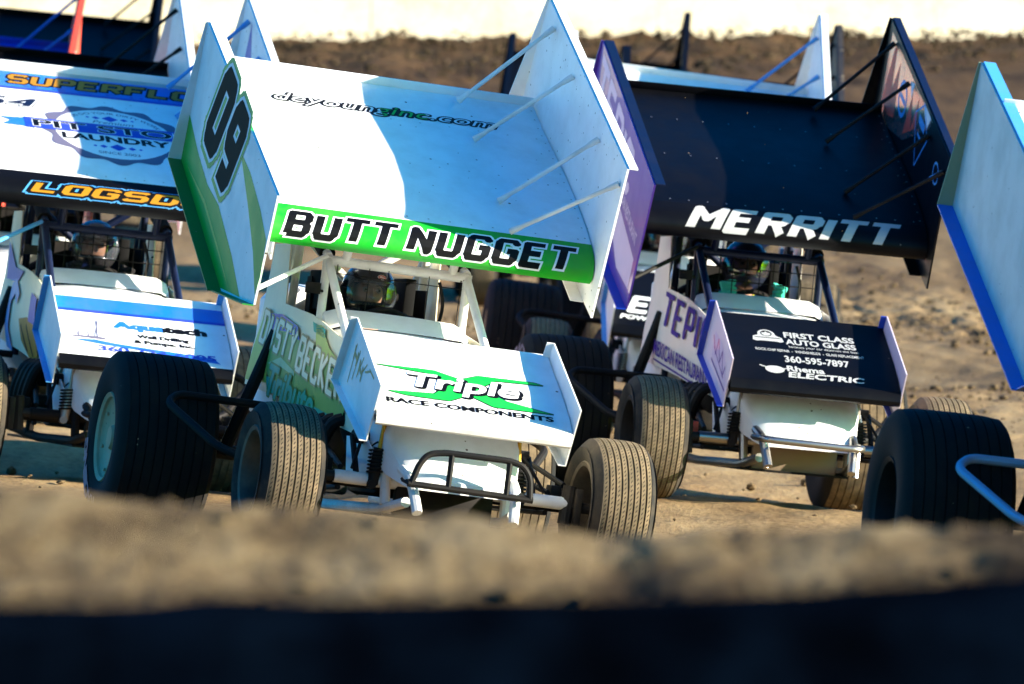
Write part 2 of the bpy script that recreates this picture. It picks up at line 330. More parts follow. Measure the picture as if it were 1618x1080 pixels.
def plate(mb, poly_sn, x, t=.010): mb.slab([(x - t / 2, a, b) for a, b in poly_sn], (t, 0, 0))
def flange(a, b, x, w, t=.006, w0=None):
    def fn(mb):
        A, B = Vector((x, *a)), Vector((x, *b)); d = (B - A).normalized(); n = Vector((0, -d.z, d.y)) * t
        mb.slab([A, B, B + Vector((w, 0, 0)), A + Vector((w if w0 is None else w0, 0, 0))], n)
    return fn
def tyre_prof(Rr, w, ng, rim, gd=.008):
    h = w / 2; tread = []; pr = [(-h + .03, rim), (-h + .008, rim + .03), (-h - .004, (Rr + rim) / 2), (-h + .006, Rr - .045), (-h + .022, Rr - .015)]
    return pr, h
def tyre_fn(Rr, w, rim):
    h = w / 2
    def fn(mb):
        side = [(h * .72, rim - .012), (h - .012, rim), (h + .004, rim + .028), (h + .012, (Rr + rim) / 2 + .01), (h + .006, Rr - .055), (h - .006, Rr - .028), (h - .024, Rr - .009)]
        mb.lathe([(-x, r) for x, r in side] + [(-h + .035, Rr - .013), (h - .035, Rr - .013)] + side[::-1], 64)
    return fn
def tread_fn(Rr, w, ng, gw=.008, gd=.009):
    h = w / 2 - .022
    def fn(mb):
        pr = [(-h, Rr - .011)]; step = 2 * h / ng
        for i in range(ng):
            a, b = -h + i * step + gw / 2, -h + (i + 1) * step - gw / 2
            crown = lambda x: Rr - .012 * (x / h) ** 4
            if i == 0: a = -h
            if i == ng - 1: b = h
            pr += [(a, crown(a) - gd), (a + .001, crown(a)), ((a + b) / 2, crown((a + b) / 2)), (b - .001, crown(b)), (b, crown(b) - gd)]
        mb.lathe(pr, 72)
    return fn
def rim_fn(rim, w, disc):
    h = w / 2
    def fn(mb):
        mb.lathe([(-h * .95, rim + .012), (-h * 1.0, rim + .006), (-h * .96, rim - .012), (-h * .75, rim - .03), (h * .75, rim - .03), (h * .96, rim - .012), (h, rim + .006), (h * .95, rim + .012)], 40)
        if disc: mb.lathe([(-h * .9, 0.001), (-h * .9, .05), (-h * .82, .06), (-h * .86, rim - .03), (-h * .92, rim - .012)], 40)
        else:
            mb.lathe([(-h * .2, .001), (-h * .45, .03), (-h * .4, .06), (-h * .05, .08), (-h * .1, rim - .03)], 40)
        mb.lathe([(h * .05, .001), (h * .05, rim - .032)], 32)
        for k in range(6):
            a = k * math.pi / 3; rb_ = rim - .045 if disc else .1
            mb.tube([(-h * .9 if disc else -h * .3, rb_ * math.cos(a), rb_ * math.sin(a)), (-h * .6 if disc else 0, rb_ * math.cos(a), rb_ * math.sin(a))], .008, 8)
    return fn
def wheel(car, key, loc, Rr, w, ng, rim, tread, side, rimm, rot=(0, 0, 0), disc=False, gw=.008):
    nm = 'front_wheel' if key == 'F' else 'rear_wheel'
    o = part(nm, ('rim', key, disc), rim_fn(rim, w, disc), rimm, car, loc, rot)
    part('tyre', ('tyre', key, Rr), tyre_fn(Rr, w, rim), side, o); part('tread', ('tread', key, Rr), tread_fn(Rr, w, ng, gw), tread, o)
    return o
SIDE = [(2.26, 1.36), (2.46, .70), (1.345, .615), (.23, .50), (.12, .58), (.25, .74), (.686, .925), (1.125, 1.0), (1.356, 1.033), (1.905, 1.08), (1.95, 1.36)]
def side_x(y, z): return .36 - .035 * max(0, .9 - y) ** 2 + .02 * math.sin(min(1, max(0, (z - .5) / .5)) * math.pi)
def side_fn(sg, outline):
    def fn(mb):
        tris = poly(outline); bm = bmesh.new(); cache = {}
        for t in tris:
            vs_ = []
            for q in t:
                k = (round(q[0], 4), round(q[1], 4))
                if k not in cache: cache[k] = bm.verts.new((0, q[0], q[1]))
                vs_.append(cache[k])
            try: bm.faces.new(vs_)
            except ValueError: pass
        bmesh.ops.subdivide_edges(bm, edges=bm.edges[:], cuts=3, use_grid_fill=True); bmesh.ops.triangulate(bm, faces=bm.faces[:])
        for v in bm.verts: v.co.x = sg * side_x(v.co.y, v.co.z)
        bmesh.ops.recalc_face_normals(bm, faces=bm.faces[:]); r = bmesh.ops.solidify(bm, geom=bm.faces[:], thickness=.006)
        bm.verts.index_update(); mb.add([v.co.copy() for v in bm.verts], [[v.index for v in f.verts] for f in bm.faces]); bm.free()
    return fn
def side_map(sg):
    return lambda u, v, off: Vector((sg * (side_x(-u if sg < 0 else u, v) + off + .009), -u if sg < 0 else u, v))
def hood_fn(mb):
    secs = []
    for y, z, w, lo in [(1.16, .985, .345, .80), (.9, .955, .345, .70), (.6, .90, .345, .60), (.3, .81, .34, .52), (.08, .69, .325, .42), (-.1, .545, .295, .35), (-.24, .405, .255, .315), (-.33, .335, .235, .30)]:
        secs.append([(-w, y, min(lo, z - .03)), (-w, y, z - .075 * (1 if z > .5 else .4)), (-w + .02, y, z - .025), (-w + .06, y, z - .004), (-w * .5, y, z + .01), (0, y, z + .014), (w * .5, y, z + .01), (w - .06, y, z - .004), (w - .02, y, z - .025), (w, y, z - .075 * (1 if z > .5 else .4)), (w, y, min(lo, z - .03))])
    mb.loft(secs); mb.add(secs[-1], [tuple(range(11))])
def cowl_fn(mb):
    a = []
    for y, z, w in [(1.10, .992, .33), (1.16, 1.02, .335), (1.24, 1.065, .33), (1.262, 1.07, .325), (1.262, 1.055, .318), (1.2, 1.02, .315)]:
        a.append([(-w - .01, y + .06, z - .07), (-w, y + .03, z - .02), (-w + .05, y + .008, z), (-w * .4, y, z + .005), (w * .4, y, z + .005), (w - .05, y + .008, z), (w, y + .03, z - .02), (w + .01, y + .06, z - .07)])
    mb.loft(a)
NA = math.atan2(.339, .59)
NTOP = [(.68, .02), (.5, .022), (.3, .03), (.12, .028), (.03, .016)]; NLIP = [(.03, .016), (0, .004), (-.018, -.016), (-.02, -.036), (-.008, -.05)]; NBOT = [(-.008, -.05), (.2, -.04), (.5, -.005), (.68, .008)]
def nose_map(u, s, off):
    a = NTOP[::-1] ; return Vector((u, s, float(np.interp(s, [q[0] for q in a], [q[1] for q in a])) + off + .0005))
def nose_fn(mb):
    foil_fn(NTOP, .44)(mb); foil_fn(NBOT, .44)(mb)
    for x in (-.44, .44): mb.add([(x, a, b) for a, b in NTOP + [(0, -.01)] + NBOT[1:]], [tuple(range(len(NTOP) + len(NBOT)))])
NBD = [(.13, 1.015), (-.445, .725), (-.30, .48), (.35, .735)]
def tubes(name, key, paths, r, mat, car, bend=0, seg=10):
    for i, p in enumerate(paths):
        part(name, (key, i), lambda mb, p=p: mb.tube(p, r, seg, bend=bend), mat, car)
def mir(p): return [(-x, y, z) for x, y, z in p]
def car_matrix(T, yaw, pitch, roll):
    return Matrix.Translation(T) @ Matrix.Rotation(R(yaw), 4, 'Z') @ Matrix.Rotation(R(pitch), 4, 'X') @ Matrix.Rotation(R(roll), 4, 'Y')
CARS = []
WHEELS = {'RF': (-.742, 0, .295, .31), 'LF': (.746, 0, .318, .31), 'RR': (-.84, 2.2, .372, .41), 'LR': (.80, 2.2, .362, .40)}
def sprint_car(T, yaw, pitch, roll, lv, label, wing=(0, 0, 0), left=LEFT, detail=True):
    M = car_matrix(T, yaw, pitch, roll); car = empty('sprint_car', M); setp(car, label, 'race car', 'winged sprint cars racing on the clay track')
    CARS.append((M, detail)); g = lv.get
    wl = (0, .8 + wing[0], 1.462 + wing[1]); wr = (R(AL + wing[2]), 0, 0)
    # --- top wing
    foil = part('top_wing', 'foil', body_fn, lv['foil'], car, wl, wr)
    part('leading_edge', 'lip', foil_fn(LIP, .76), lv['lip'], foil)
    lb = part('side_board', ('lb', tuple(left)), lambda mb: plate(mb, left, -.77), lv['lboard'], car, wl, wr)
    rb = part('side_board', 'rb', lambda mb: plate(mb, RIGHT, .77), lv['rboard'], car, wl, wr)
    k = tuple(left)
    part('rear_flange', ('lfr', k), flange(left[1], left[2], -.775, -.065, w0=-.008), g('lfr', lv['lboard']), lb)
    part('bottom_flange', ('lfb', k), flange(left[2], left[3], -.775, -.065), g('lfb', lv['lboard']), lb)
    part('lower_flange', ('lfc', k), flange(left[3], left[4], -.775, -.05), g('lfb', lv['lboard']), lb)
    part('top_flange', ('lft', k), flange(left[0], left[1], -.765, .05), g('lft', lv['lboard']), lb)
    part('rear_flange', 'rfr', flange(RIGHT[1], RIGHT[2], .765, -.085, w0=-.008), g('rfr', lv['rboard']), rb)
    part('bottom_flange', 'rfb', flange(RIGHT[2], RIGHT[3], .765, -.06), g('rfb', lv['rboard']), rb)
    part('top_flange', 'rft', flange(RIGHT[0], RIGHT[1], .775, .04), g('rft', lv['rboard']), rb)
    for i, (s0, s1, n1) in enumerate([(1.40, 1.50, .425), (.98, 1.0, .41), (.33, .355, .395), (.02, -.12, .40)]):
        def st(mb, s0=s0, s1=s1, n1=n1):
            A, B = Vector((.365, s0, .035)), Vector((.758, s1, n1)); mb.tube([A, A + (B - A) * .07, A + (B - A) * .12, A + (B - A) * .88, A + (B - A) * .93, B], [.016, .014, .010, .010, .014, .015], 8)
        part('wing_strut', ('st', i), st, lv['strut'], car, wl, wr)
    part('wing_strut', 'stl', lambda mb: mb.tube([(-.76, .80, 1.10), (-.36, 1.22, 1.30)], .011, 8), lv['strut'], car)
    tubes('wing_post', 'wp', [[(-.25, 1.3, 1.29), (-.25, 1.18, 1.50)], [(.25, 1.3, 1.29), (.25, 1.18, 1.50)], [(-.2, 2.0, 1.45), (-.2, 2.1, 1.98)], [(.2, 2.0, 1.45), (.2, 2.1, 1.98)]], .02, lv['cage'], car)
    # --- roll cage and chassis
    cg = [[(-.335, 1.30, .98), (-.335, 1.30, 1.30)], [(.325, 1.30, .98), (.325, 1.30, 1.30)], [(-.335, 1.30, 1.285), (.325, 1.30, 1.285)],
          [(-.33, 1.31, 1.29), (-.345, .68, .92)], [(.32, 1.31, 1.29), (.345, .86, .94)],
          [(-.33, 1.30, 1.30), (-.30, 2.0, 1.50), (-.31, 2.06, .6)], [(.32, 1.30, 1.30), (.30, 2.0, 1.50), (.31, 2.06, .6)], [(-.30, 2.0, 1.49), (.30, 2.0, 1.49)],
          [(-.30, 2.02, 1.42), (.30, 2.05, .95)], [(.30, 2.02, 1.46), (-.30, 2.05, 1.05)], [(-.34, 1.3, .99), (-.34, 2.05, 1.03)], [(.34, 1.3, .99), (.34, 2.05, 1.03)],
          [(-.31, 2.0, 1.45), (-.3, 2.65, .75)], [(.31, 2.0, 1.45), (.3, 2.65, .75)]]
    for i, p in enumerate(cg): part('roll_cage_tube', ('cg', i), lambda mb, p=p: mb.tube(p, .020 if i != 2 else .023, 12, bend=.12), lv['cage'], car)
    fr = [[(s * .24, -.30, .24), (s * .27, -.02, .20), (s * .30, 1.0, .19), (s * .31, 2.5, .24)] for s in (-1, 1)] + [[(s * .22, -.24, .33), (s * .285, .04, .62), (s * .32, 1.0, .86)] for s in (-1, 1)] + [[(s * .285, .04, .62), (s * .27, -.05, .22)] for s in (-1, 1)] + [[(s * .215, -.42, .20), (s * .235, -.33, .34), (s * .25, -.2, .38)] for s in (-1, 1)] + [[(s * .315, 1.05, .85), (s * .305, 1.3, .2)] for s in (-1, 1)]
    for i, p in enumerate(fr): part('chassis_tube', ('fr', i), lambda mb, p=p: mb.tube(p, .023, 10, bend=.06), lv['chassis'], car)
    part('radiator', 'rad', lambda mb: mb.box((0, .0, .245), (.44, .05, .15)), lv['radiator'], car)
    part('belly_pan', 'belly', lambda mb: mb.box((0, 1.1, .175), (.56, 2.3, .012)), satin, car)
    part('engine_block', 'eng', lambda mb: (mb.box((0, .72, .46), (.42, .56, .42)), mb.box((-.2, .72, .66), (.16, .5, .12), Matrix.Rotation(.6, 3, 'Y')), mb.box((.2, .72, .66), (.16, .5, .12), Matrix.Rotation(-.6, 3, 'Y')), mb.tube([(0, .42, .34), (0, .36, .34)], .09, 20), mb.tube([(0, .43, .52), (0, .38, .52)], .06, 20)), engine, car)
    for s in (-1, 1):
        for i in range(4):
            y = .50 + .15 * i
            part('exhaust_header', ('hd', s, i), lambda mb, s=s, y=y: mb.tube([(s * .24, y, .56), (s * .40, y + .01, .58), (s * .44, y + .07, .44), (s * .42, y + .22, .33), (s * .40, 1.45, .31)], .030, 10, bend=.1), lv.get('header', satin), car)
        part('exhaust_collector', ('col', s), lambda mb, s=s: mb.tube([(s * .40, 1.3, .31), (s * .40, 1.5, .31), (s * .42, 2.0, .30)], .052, 14), lv.get('header', satin), car)
        part('engine_duct', ('duct', s), lambda mb, s=s: mb.slab([(s * .345, .10, .50), (s * .335, -.02, .44), (s * .335, .12, .28), (s * .35, .36, .30), (s * .355, .42, .50)], (s * .006, 0, 0)), lv['body'], car)
    # --- bodywork
    hood = part('hood', 'hood', hood_fn, lv['body'], car); part('cowl', 'cowl', cowl_fn, lv['body'], car)
    ls = part('side_panel', ('sp', -1), side_fn(-1, SIDE), lv['side'], car); part('side_panel', ('sp', 1), side_fn(1, SIDE), lv['side'], car)
    part('tail_tank', 'tail', lambda mb: mb.loft([[(x * w, y, .86 + z * h) for x, z in [(-1, -.8), (-1, .75), (-.8, 1), (.8, 1), (1, .75), (1, -.8), (.8, -1), (-.8, -1), (-1, -.8)]] for y, w, h in [(2.16, .05, .06), (2.18, .29, .30), (2.3, .31, .33), (2.65, .31, .33), (2.85, .26, .27), (2.88, .05, .05)]]), lv['body'], car)
    part('seat', 'seat', lambda mb: mb.loft([[(-.27, y - .12, z), (-.25, y, z), (-.12, y + .04, z), (.12, y + .04, z), (.25, y, z), (.27, y - .12, z), (.275, y - .12, z), (.26, y + .03, z), (.12, y + .08, z), (-.12, y + .08, z), (-.26, y + .03, z), (-.275, y - .12, z), (-.27, y - .12, z)] for y, z in [(1.7, .45), (1.82, .6), (1.88, .9), (1.92, 1.12), (1.93, 1.22)]]), seatm, car)
    part('head_rest', 'hr', lambda mb: mb.box((.155, 1.77, 1.16), (.05, .24, .20)), seatm, car); part('head_rest', 'hl', lambda mb: mb.box((-.235, 1.80, 1.16), (.05, .24, .18)), seatm, car)
    part('steering_wheel', 'sw', lambda mb: (mb.tube([(.17 * math.cos(a) - .01, 1.42 - .045 * math.sin(a), .945 + .15 * math.sin(a)) for a in np.linspace(0, 2 * math.pi, 28, endpoint=False)], .014, 8, True), mb.tube([(-.17, 1.42, .945), (.15, 1.42, .945)], .012, 8), mb.tube([(-.01, 1.42, .945), (-.01, 1.1, .88)], .02, 8)), satin, car)
    wx, wz, wr_ = lv.get('screen', (np.linspace(-.29, .29, 9), (1.07, 1.14, 1.21), .003))
    part('rock_screen', ('scr', len(wx)), lambda mb: [mb.tube([(x, 1.275, 1.06), (x, 1.275, 1.27)], wr_, 5) for x in wx] + [mb.tube([(-.30, 1.277, z), (.30, 1.277, z)], wr_, 5) for z in wz], satin, car)
    for i, (pa, pb) in enumerate([((-.325, 1.36, 1.315), (-.31, 1.75, 1.425)), ((.315, 1.36, 1.315), (.305, 1.75, 1.425))]): part('cage_padding', ('pad', i), lambda mb, pa=pa, pb=pb: mb.tube([pa, pb], .038, 12), seatm, car)
    part('mirror', 'mirr', lambda mb: (mb.box((-.40, 1.24, 1.15), (.07, .015, .05)), mb.tube([(-.335, 1.29, 1.14), (-.40, 1.25, 1.15)], .006, 6)), satin, car)
    for i, hp in enumerate([[(-.42, .01, .36), (-.36, .12, .52), (-.33, .5, .6)], [(.45, .01, .36), (.37, .10, .5), (.34, .5, .6)], [(-.25, -.1, .42), (-.31, .0, .5), (-.33, .2, .42)], [(.20, 1.31, 1.25), (.24, 1.34, 1.15), (.22, 1.36, 1.0)]]): part('hose', ('hose', i), lambda mb, hp=hp: mb.tube(hp, .008, 7, bend=.08), satin, car)
    for s in (-1, 1):
        part('brake_caliper', ('cal', s), lambda mb, s=s: mb.box((s * .52, .10, .36), (.05, .09, .07)), lv.get('caliper', satin), car)
        part('coil_spring', ('spr', s), lambda mb, s=s: mb.tube([(s * .325 + .034 * math.cos(a), -.02 + .034 * math.sin(a), .345 + .11 * a / 44) for a in np.linspace(0, 44, 90)], .0045, 5), satin, car)
    # --- nose wing
    nl, nr = (0, -.39, .605), (NA, 0, 0)
    nw = part('nose_wing', 'nw', nose_fn, lv['nose'], car, nl, nr); part('leading_edge', 'nlip', foil_fn(NLIP, .44), lv['nlip'], nw)
    nb = []
    for s in (-1, 1):
        b = part('nose_board', ('nb', s), lambda mb, s=s: mb.slab([(s * .445, a, z) for a, z in NBD], (s * .006, 0, 0)), lv['nboard'], car); nb.append(b)
        xx = -.451 if s < 0 else .445
        part('bottom_flange', ('nbf', s), flange(NBD[2], NBD[3], xx, -.03, .004), g('nbf', lv['nboard']), b)
        part('rear_flange', ('nbr', s), flange(NBD[3], NBD[0], xx, -.03, .004), g('nbf', lv['nboard']), b)
    tubes('nose_wing_post', 'np', [[(-.195, -.12, .33), (-.19, -.05, .60)], [(.195, -.12, .33), (.19, -.05, .60)]], .011, lv.get('nwp', satin), car)
    # --- front end
    part('front_axle', 'ax', lambda mb: mb.tube([(-.50, 0, .318), (.56, 0, .320)], .029, 14), lv['chassis'], car)
    for s in (-1, 1):
        part('kingpin', ('kp', s), lambda mb, s=s: (mb.tube([(s * .555, 0, .23), (s * .565, 0, .40)], .03, 10), mb.tube([(s * .50, 0, .318), (s * .72, 0, .305)], .024, 10), mb.box((s * .60, .03, .31), (.03, .16, .16))), engine, car)
        part('shock_absorber', ('sh', s), lambda mb, s=s: (mb.tube([(s * .33, -.02, .30), (s * .315, -.02, .46)], .026, 12), mb.tube([(s * .335, -.05, .30), (s * .335, .02, .30)], .02, 8)), lv.get('shock', satin), car)
        part('shock_mount', ('shm', s), lambda mb, s=s: mb.tube([(s * .305, -.02, .57), (s * .302, -.02, .62)], .022, 10), satin, car)
        part('shock_rod', ('shr', s), lambda mb, s=s: mb.tube([(s * .315, -.02, .46), (s * .305, -.02, .575)], .010, 10), lv.get('rod', gold), car)
        tubes('radius_rod', ('rr', s), [[(s * .47, .02, .36), (s * .34, 1.05, .50)], [(s * .47, .02, .27), (s * .33, 1.0, .26)]], .012, satin, car)
        part('torsion_arm', ('ta', s), lambda mb, s=s: (mb.tube([(s * .30, .16, .50), (s * .40, .14, .50)], .03, 10), mb.tube([(s * .40, .15, .50), (s * .40, .0, .335)], .014, 8)), satin, car)
    tubes('tie_rod', 'tr', [[(-.56, .10, .29), (.56, .10, .29)]], .012, satin, car); tubes('drag_link', 'dl', [[(.55, .06, .40), (.36, 1.0, .62)]], .012, satin, car)
    if lv.get('bumper') == 'loop':
        part('front_bumper', 'bl', lambda mb: (mb.tube([(-.262, -.43, .318), (-.235, -.43, .41), (-.20, -.43, .458), (-.13, -.43, .472), (.16, -.43, .472), (.225, -.43, .458), (.262, -.43, .41), (.272, -.43, .318)], .0145, 10, bend=.04), mb.tube([(-.275, -.43, .322), (.285, -.43, .315)], .0145, 10), mb.tube([(-.095, -.43, .32), (-.095, -.43, .47)], .013, 8), mb.tube([(.165, -.43, .32), (.165, -.43, .47)], .013, 8), mb.tube([(-.25, -.43, .32), (-.245, -.22, .34)], .014, 8), mb.tube([(.26, -.43, .32), (.25, -.22, .34)], .014, 8)), satin, car)
    else:
        part('front_bumper', 'bb', lambda mb: (mb.tube([(-.255, -.12, .345), (-.25, -.36, .34), (-.22, -.42, .335), (.24, -.42, .325), (.275, -.36, .33), (.275, -.12, .34)], .018, 12, bend=.06), mb.tube([(-.235, -.36, .33), (-.22, -.40, .19)], .016, 8), mb.tube([(.25, -.36, .32), (.24, -.40, .18)], .016, 8)), g('bumperm', chrome), car)
    # --- wheels, axle, nerf bars
    for k2, key, ng, rim, w in (('RF', 'F', 8, .19, .27), ('LF', 'F', 8, .19, .27), ('RR', 'RR', 9, .20, .45), ('LR', 'LR', 9, .20, .40)):
        x, y, z, rr = WHEELS[k2]
        if k2 == 'RF': x += lv.get('rfx', 0)
        fl = k2[0] == 'L'
        wheel(car, key, (x, y, z), rr, w, ng, rim, dust_tread if key == 'F' else rear_dust if key == 'LR' else rubber, sidewall if key == 'F' else rubber, lv['rim'] if key != 'F' else lv.get('frim', lv['rim']), (random.random() * 6, 0, R(180) if fl else 0), disc=(k2 == 'RR' and lv.get('disc', True)), gw=.0065 if key == 'F' else .004)
    part('rear_axle', 'rax', lambda mb: (mb.tube([(-.9, 2.2, .372), (.9, 2.2, .362)], .035, 14), mb.box((0, 2.2, .36), (.18, .2, .24))), engine, car)
    nf = [(-.36, 1.80, .60), (-.84, 1.78, .605), (-.90, 1.70, .56), (-.72, 1.38, .39), (-.60, 1.30, .35), (-.34, 1.30, .33)]
    part('nerf_bar', 'nfl', lambda mb: mb.tube(nf, .019, 10, bend=.05), lv.get('nerf', satin), car); part('nerf_bar', 'nfr', lambda mb: mb.tube(mir(nf), .019, 10, bend=.05), lv.get('nerf', satin), car)
    tubes('rear_shock', 'rs', [[(-.36, 2.02, .95), (-.52, 2.12, .36)], [(.36, 2.02, .95), (.52, 2.12, .36)]], .03, satin, car)
    return dict(car=car, foil=foil, lb=lb, rb=rb, nose=nw, side=ls, hood=hood, nb=nb, M=M)

# ------------------------------------------------------------------ ground heights
YP = np.array([-60, 5, 11, 16, 22, 30, 34, 38, 44, 49, 54, 60, 64, 75, 85, 95, 100, 104, 112, 160])
ZP = np.array([-.6, -.45, -.35, -.35, -.30, -.10, -.03, .09, .36, .62, .85, 1.10, 1.28, 2.2, 3.4, 4.58, 5.06, 5.2, 5.2, 4.5])
_yd = np.linspace(-60, 160, 2201); _zd = np.interp(_yd, YP, ZP)
_k = np.exp(-.5 * (np.arange(-30, 31) / 12) ** 2); _k /= _k.sum(); _zd = np.convolve(np.pad(_zd, 30, 'edge'), _k, 'valid')
def lattice(ix, iy, seed): 
    h = np.sin(ix * 127.1 + iy * 311.7 + seed * 74.7) * 43758.5453; return h - np.floor(h)
def vnoise(x, y, seed=0):
    ix, iy = np.floor(x), np.floor(y); fx, fy = x - ix, y - iy; fx = fx * fx * (3 - 2 * fx); fy = fy * fy * (3 - 2 * fy)
    a, b, c, d = lattice(ix, iy, seed), lattice(ix + 1, iy, seed), lattice(ix, iy + 1, seed), lattice(ix + 1, iy + 1, seed)
    return (a * (1 - fx) + b * fx) * (1 - fy) + (c * (1 - fx) + d * fx) * fy - .5
def fbm(x, y, o=4, seed=0): return sum(vnoise(x * 2 ** i, y * 2 ** i, seed + i) * .55 ** i for i in range(o))
def base_z(x, y):
    sl = np.interp(y, [0, 20, 34, 45, 60, 80], [0, -.03, -.055, -.048, -.03, -.01]); return np.interp(y, _yd, _zd) + sl * np.clip(x, -9, 9)
CORR = []
def ground_z(x, y):
    x = np.asarray(x, float); y = np.asarray(y, float); z = base_z(x, y)
    if CORR:
        P, wt, s = CORR[0]
        for (px, py), w_ in zip(P, wt): z = z + w_ * np.exp(-((x - px) ** 2 + (y - py) ** 2) / (2 * s * s))
    return z
def fit_ground():
    P = []; d = []
    for M, detail in CARS:
        for k, (x, y, z, r_) in WHEELS.items():
            w = M @ Vector((x, y, z)); P.append((w.x, w.y)); d.append(w.z - r_ * .995 - float(base_z(np.array(w.x), np.array(w.y))))
    P = np.array(P); s = .95; G = np.exp(-((P[:, None] - P[None]) ** 2).sum(-1) / (2 * s * s)) + np.eye(len(P)) * .05
    CORR.append((P, np.linalg.solve(G, np.array(d)), s))

# ------------------------------------------------------------------ drivers
def helmet_fn(open_):
    def fn(mb):
        nu, nv = 56, 40; v = []; f = []
        for j in range(nv + 1):
            el = -math.pi / 2 + math.pi * j / nv
            for i in range(nu): v.append(helmet_pt(2 * math.pi * i / nu, el, 0))
        for j in range(nv):
            for i in range(nu):
                az = 2 * math.pi * (i + .5) / nu; el = -math.pi / 2 + math.pi * (j + .5) / nv; az = (az + math.pi) % (2 * math.pi) - math.pi
                op = abs(az) < 1.15 and -.36 < el < .30
                if open_ and op: continue
                if el < -1.15: continue
                f.append((j * nu + i, j * nu + (i + 1) % nu, (j + 1) * nu + (i + 1) % nu, (j + 1) * nu + i))
        mb.add(v, f)
    return fn
def helmet_pt(az, el, off):                       # az 0 looks along -Y (forward)
    ce, se = math.cos(el), math.sin(el); x, y, z = math.sin(az) * ce, -math.cos(az) * ce, se
    r_ = 1 + (.10 if z < -.25 else .10 * max(0, -z / .25)) * max(0, -y)
    return Vector((x * (.126 + off), y * (.150 * r_ + off), z * (.142 + off)))
def visor_fn(mb):
    n, m = 22, 8; v = [helmet_pt(-1.22 + 2.44 * i / n, -.40 + .74 * j / m, .005) for j in range(m + 1) for i in range(n + 1)]
    mb.add(v, [(j * (n + 1) + i, j * (n + 1) + i + 1, (j + 1) * (n + 1) + i + 1, (j + 1) * (n + 1) + i) for j in range(m) for i in range(n)])
def skin_mesh(name, nodes, edges):
    bm = bmesh.new(); lay = bm.verts.layers.skin.verify(); vs_ = []
    for i, (p, r_) in enumerate(nodes):
        q = bm.verts.new(p); q[lay].radius = r_ if isinstance(r_, tuple) else (r_, r_); q[lay].use_root = (i == 0); vs_.append(q)
    for a, b in edges: bm.edges.new((vs_[a], vs_[b]))
    me = bpy.data.meshes.new(name); bm.to_mesh(me); bm.free(); me.materials.append(None); return me
BODY = [((0, 1.74, .50), (.15, .12)), ((0, 1.74, .68), (.135, .105)), ((0, 1.73, .90), (.165, .105)), ((0, 1.715, 1.02), .06), ((0, 1.70, 1.09), .06), ((0, 1.685, 1.15), (.078, .088)), ((0, 1.69, 1.23), (.072, .085)),
        ((.19, 1.73, .93), .065), ((.27, 1.60, .80), .050), ((.19, 1.46, .97), .034), ((-.19, 1.73, .93), .065), ((-.27, 1.60, .80), .050), ((-.19, 1.46, .97), .034),
        ((.10, 1.68, .46), .085), ((.14, 1.25, .66), .062), ((.12, .88, .38), .045), ((.12, .78, .42), .04), ((-.10, 1.68, .46), .085), ((-.14, 1.25, .66), .062), ((-.12, .88, .38), .045), ((-.12, .78, .42), .04)]
BEDG = [(0, 1), (1, 2), (2, 3), (3, 4), (4, 5), (5, 6), (2, 7), (7, 8), (8, 9), (2, 10), (10, 11), (11, 12), (0, 13), (13, 14), (14, 15), (15, 16), (0, 17), (17, 18), (18, 19), (19, 20)]
SUIT_N = [0, 1, 2, 3, 7, 8, 9, 10, 11, 12, 13, 14, 15, 16, 17, 18, 19, 20]
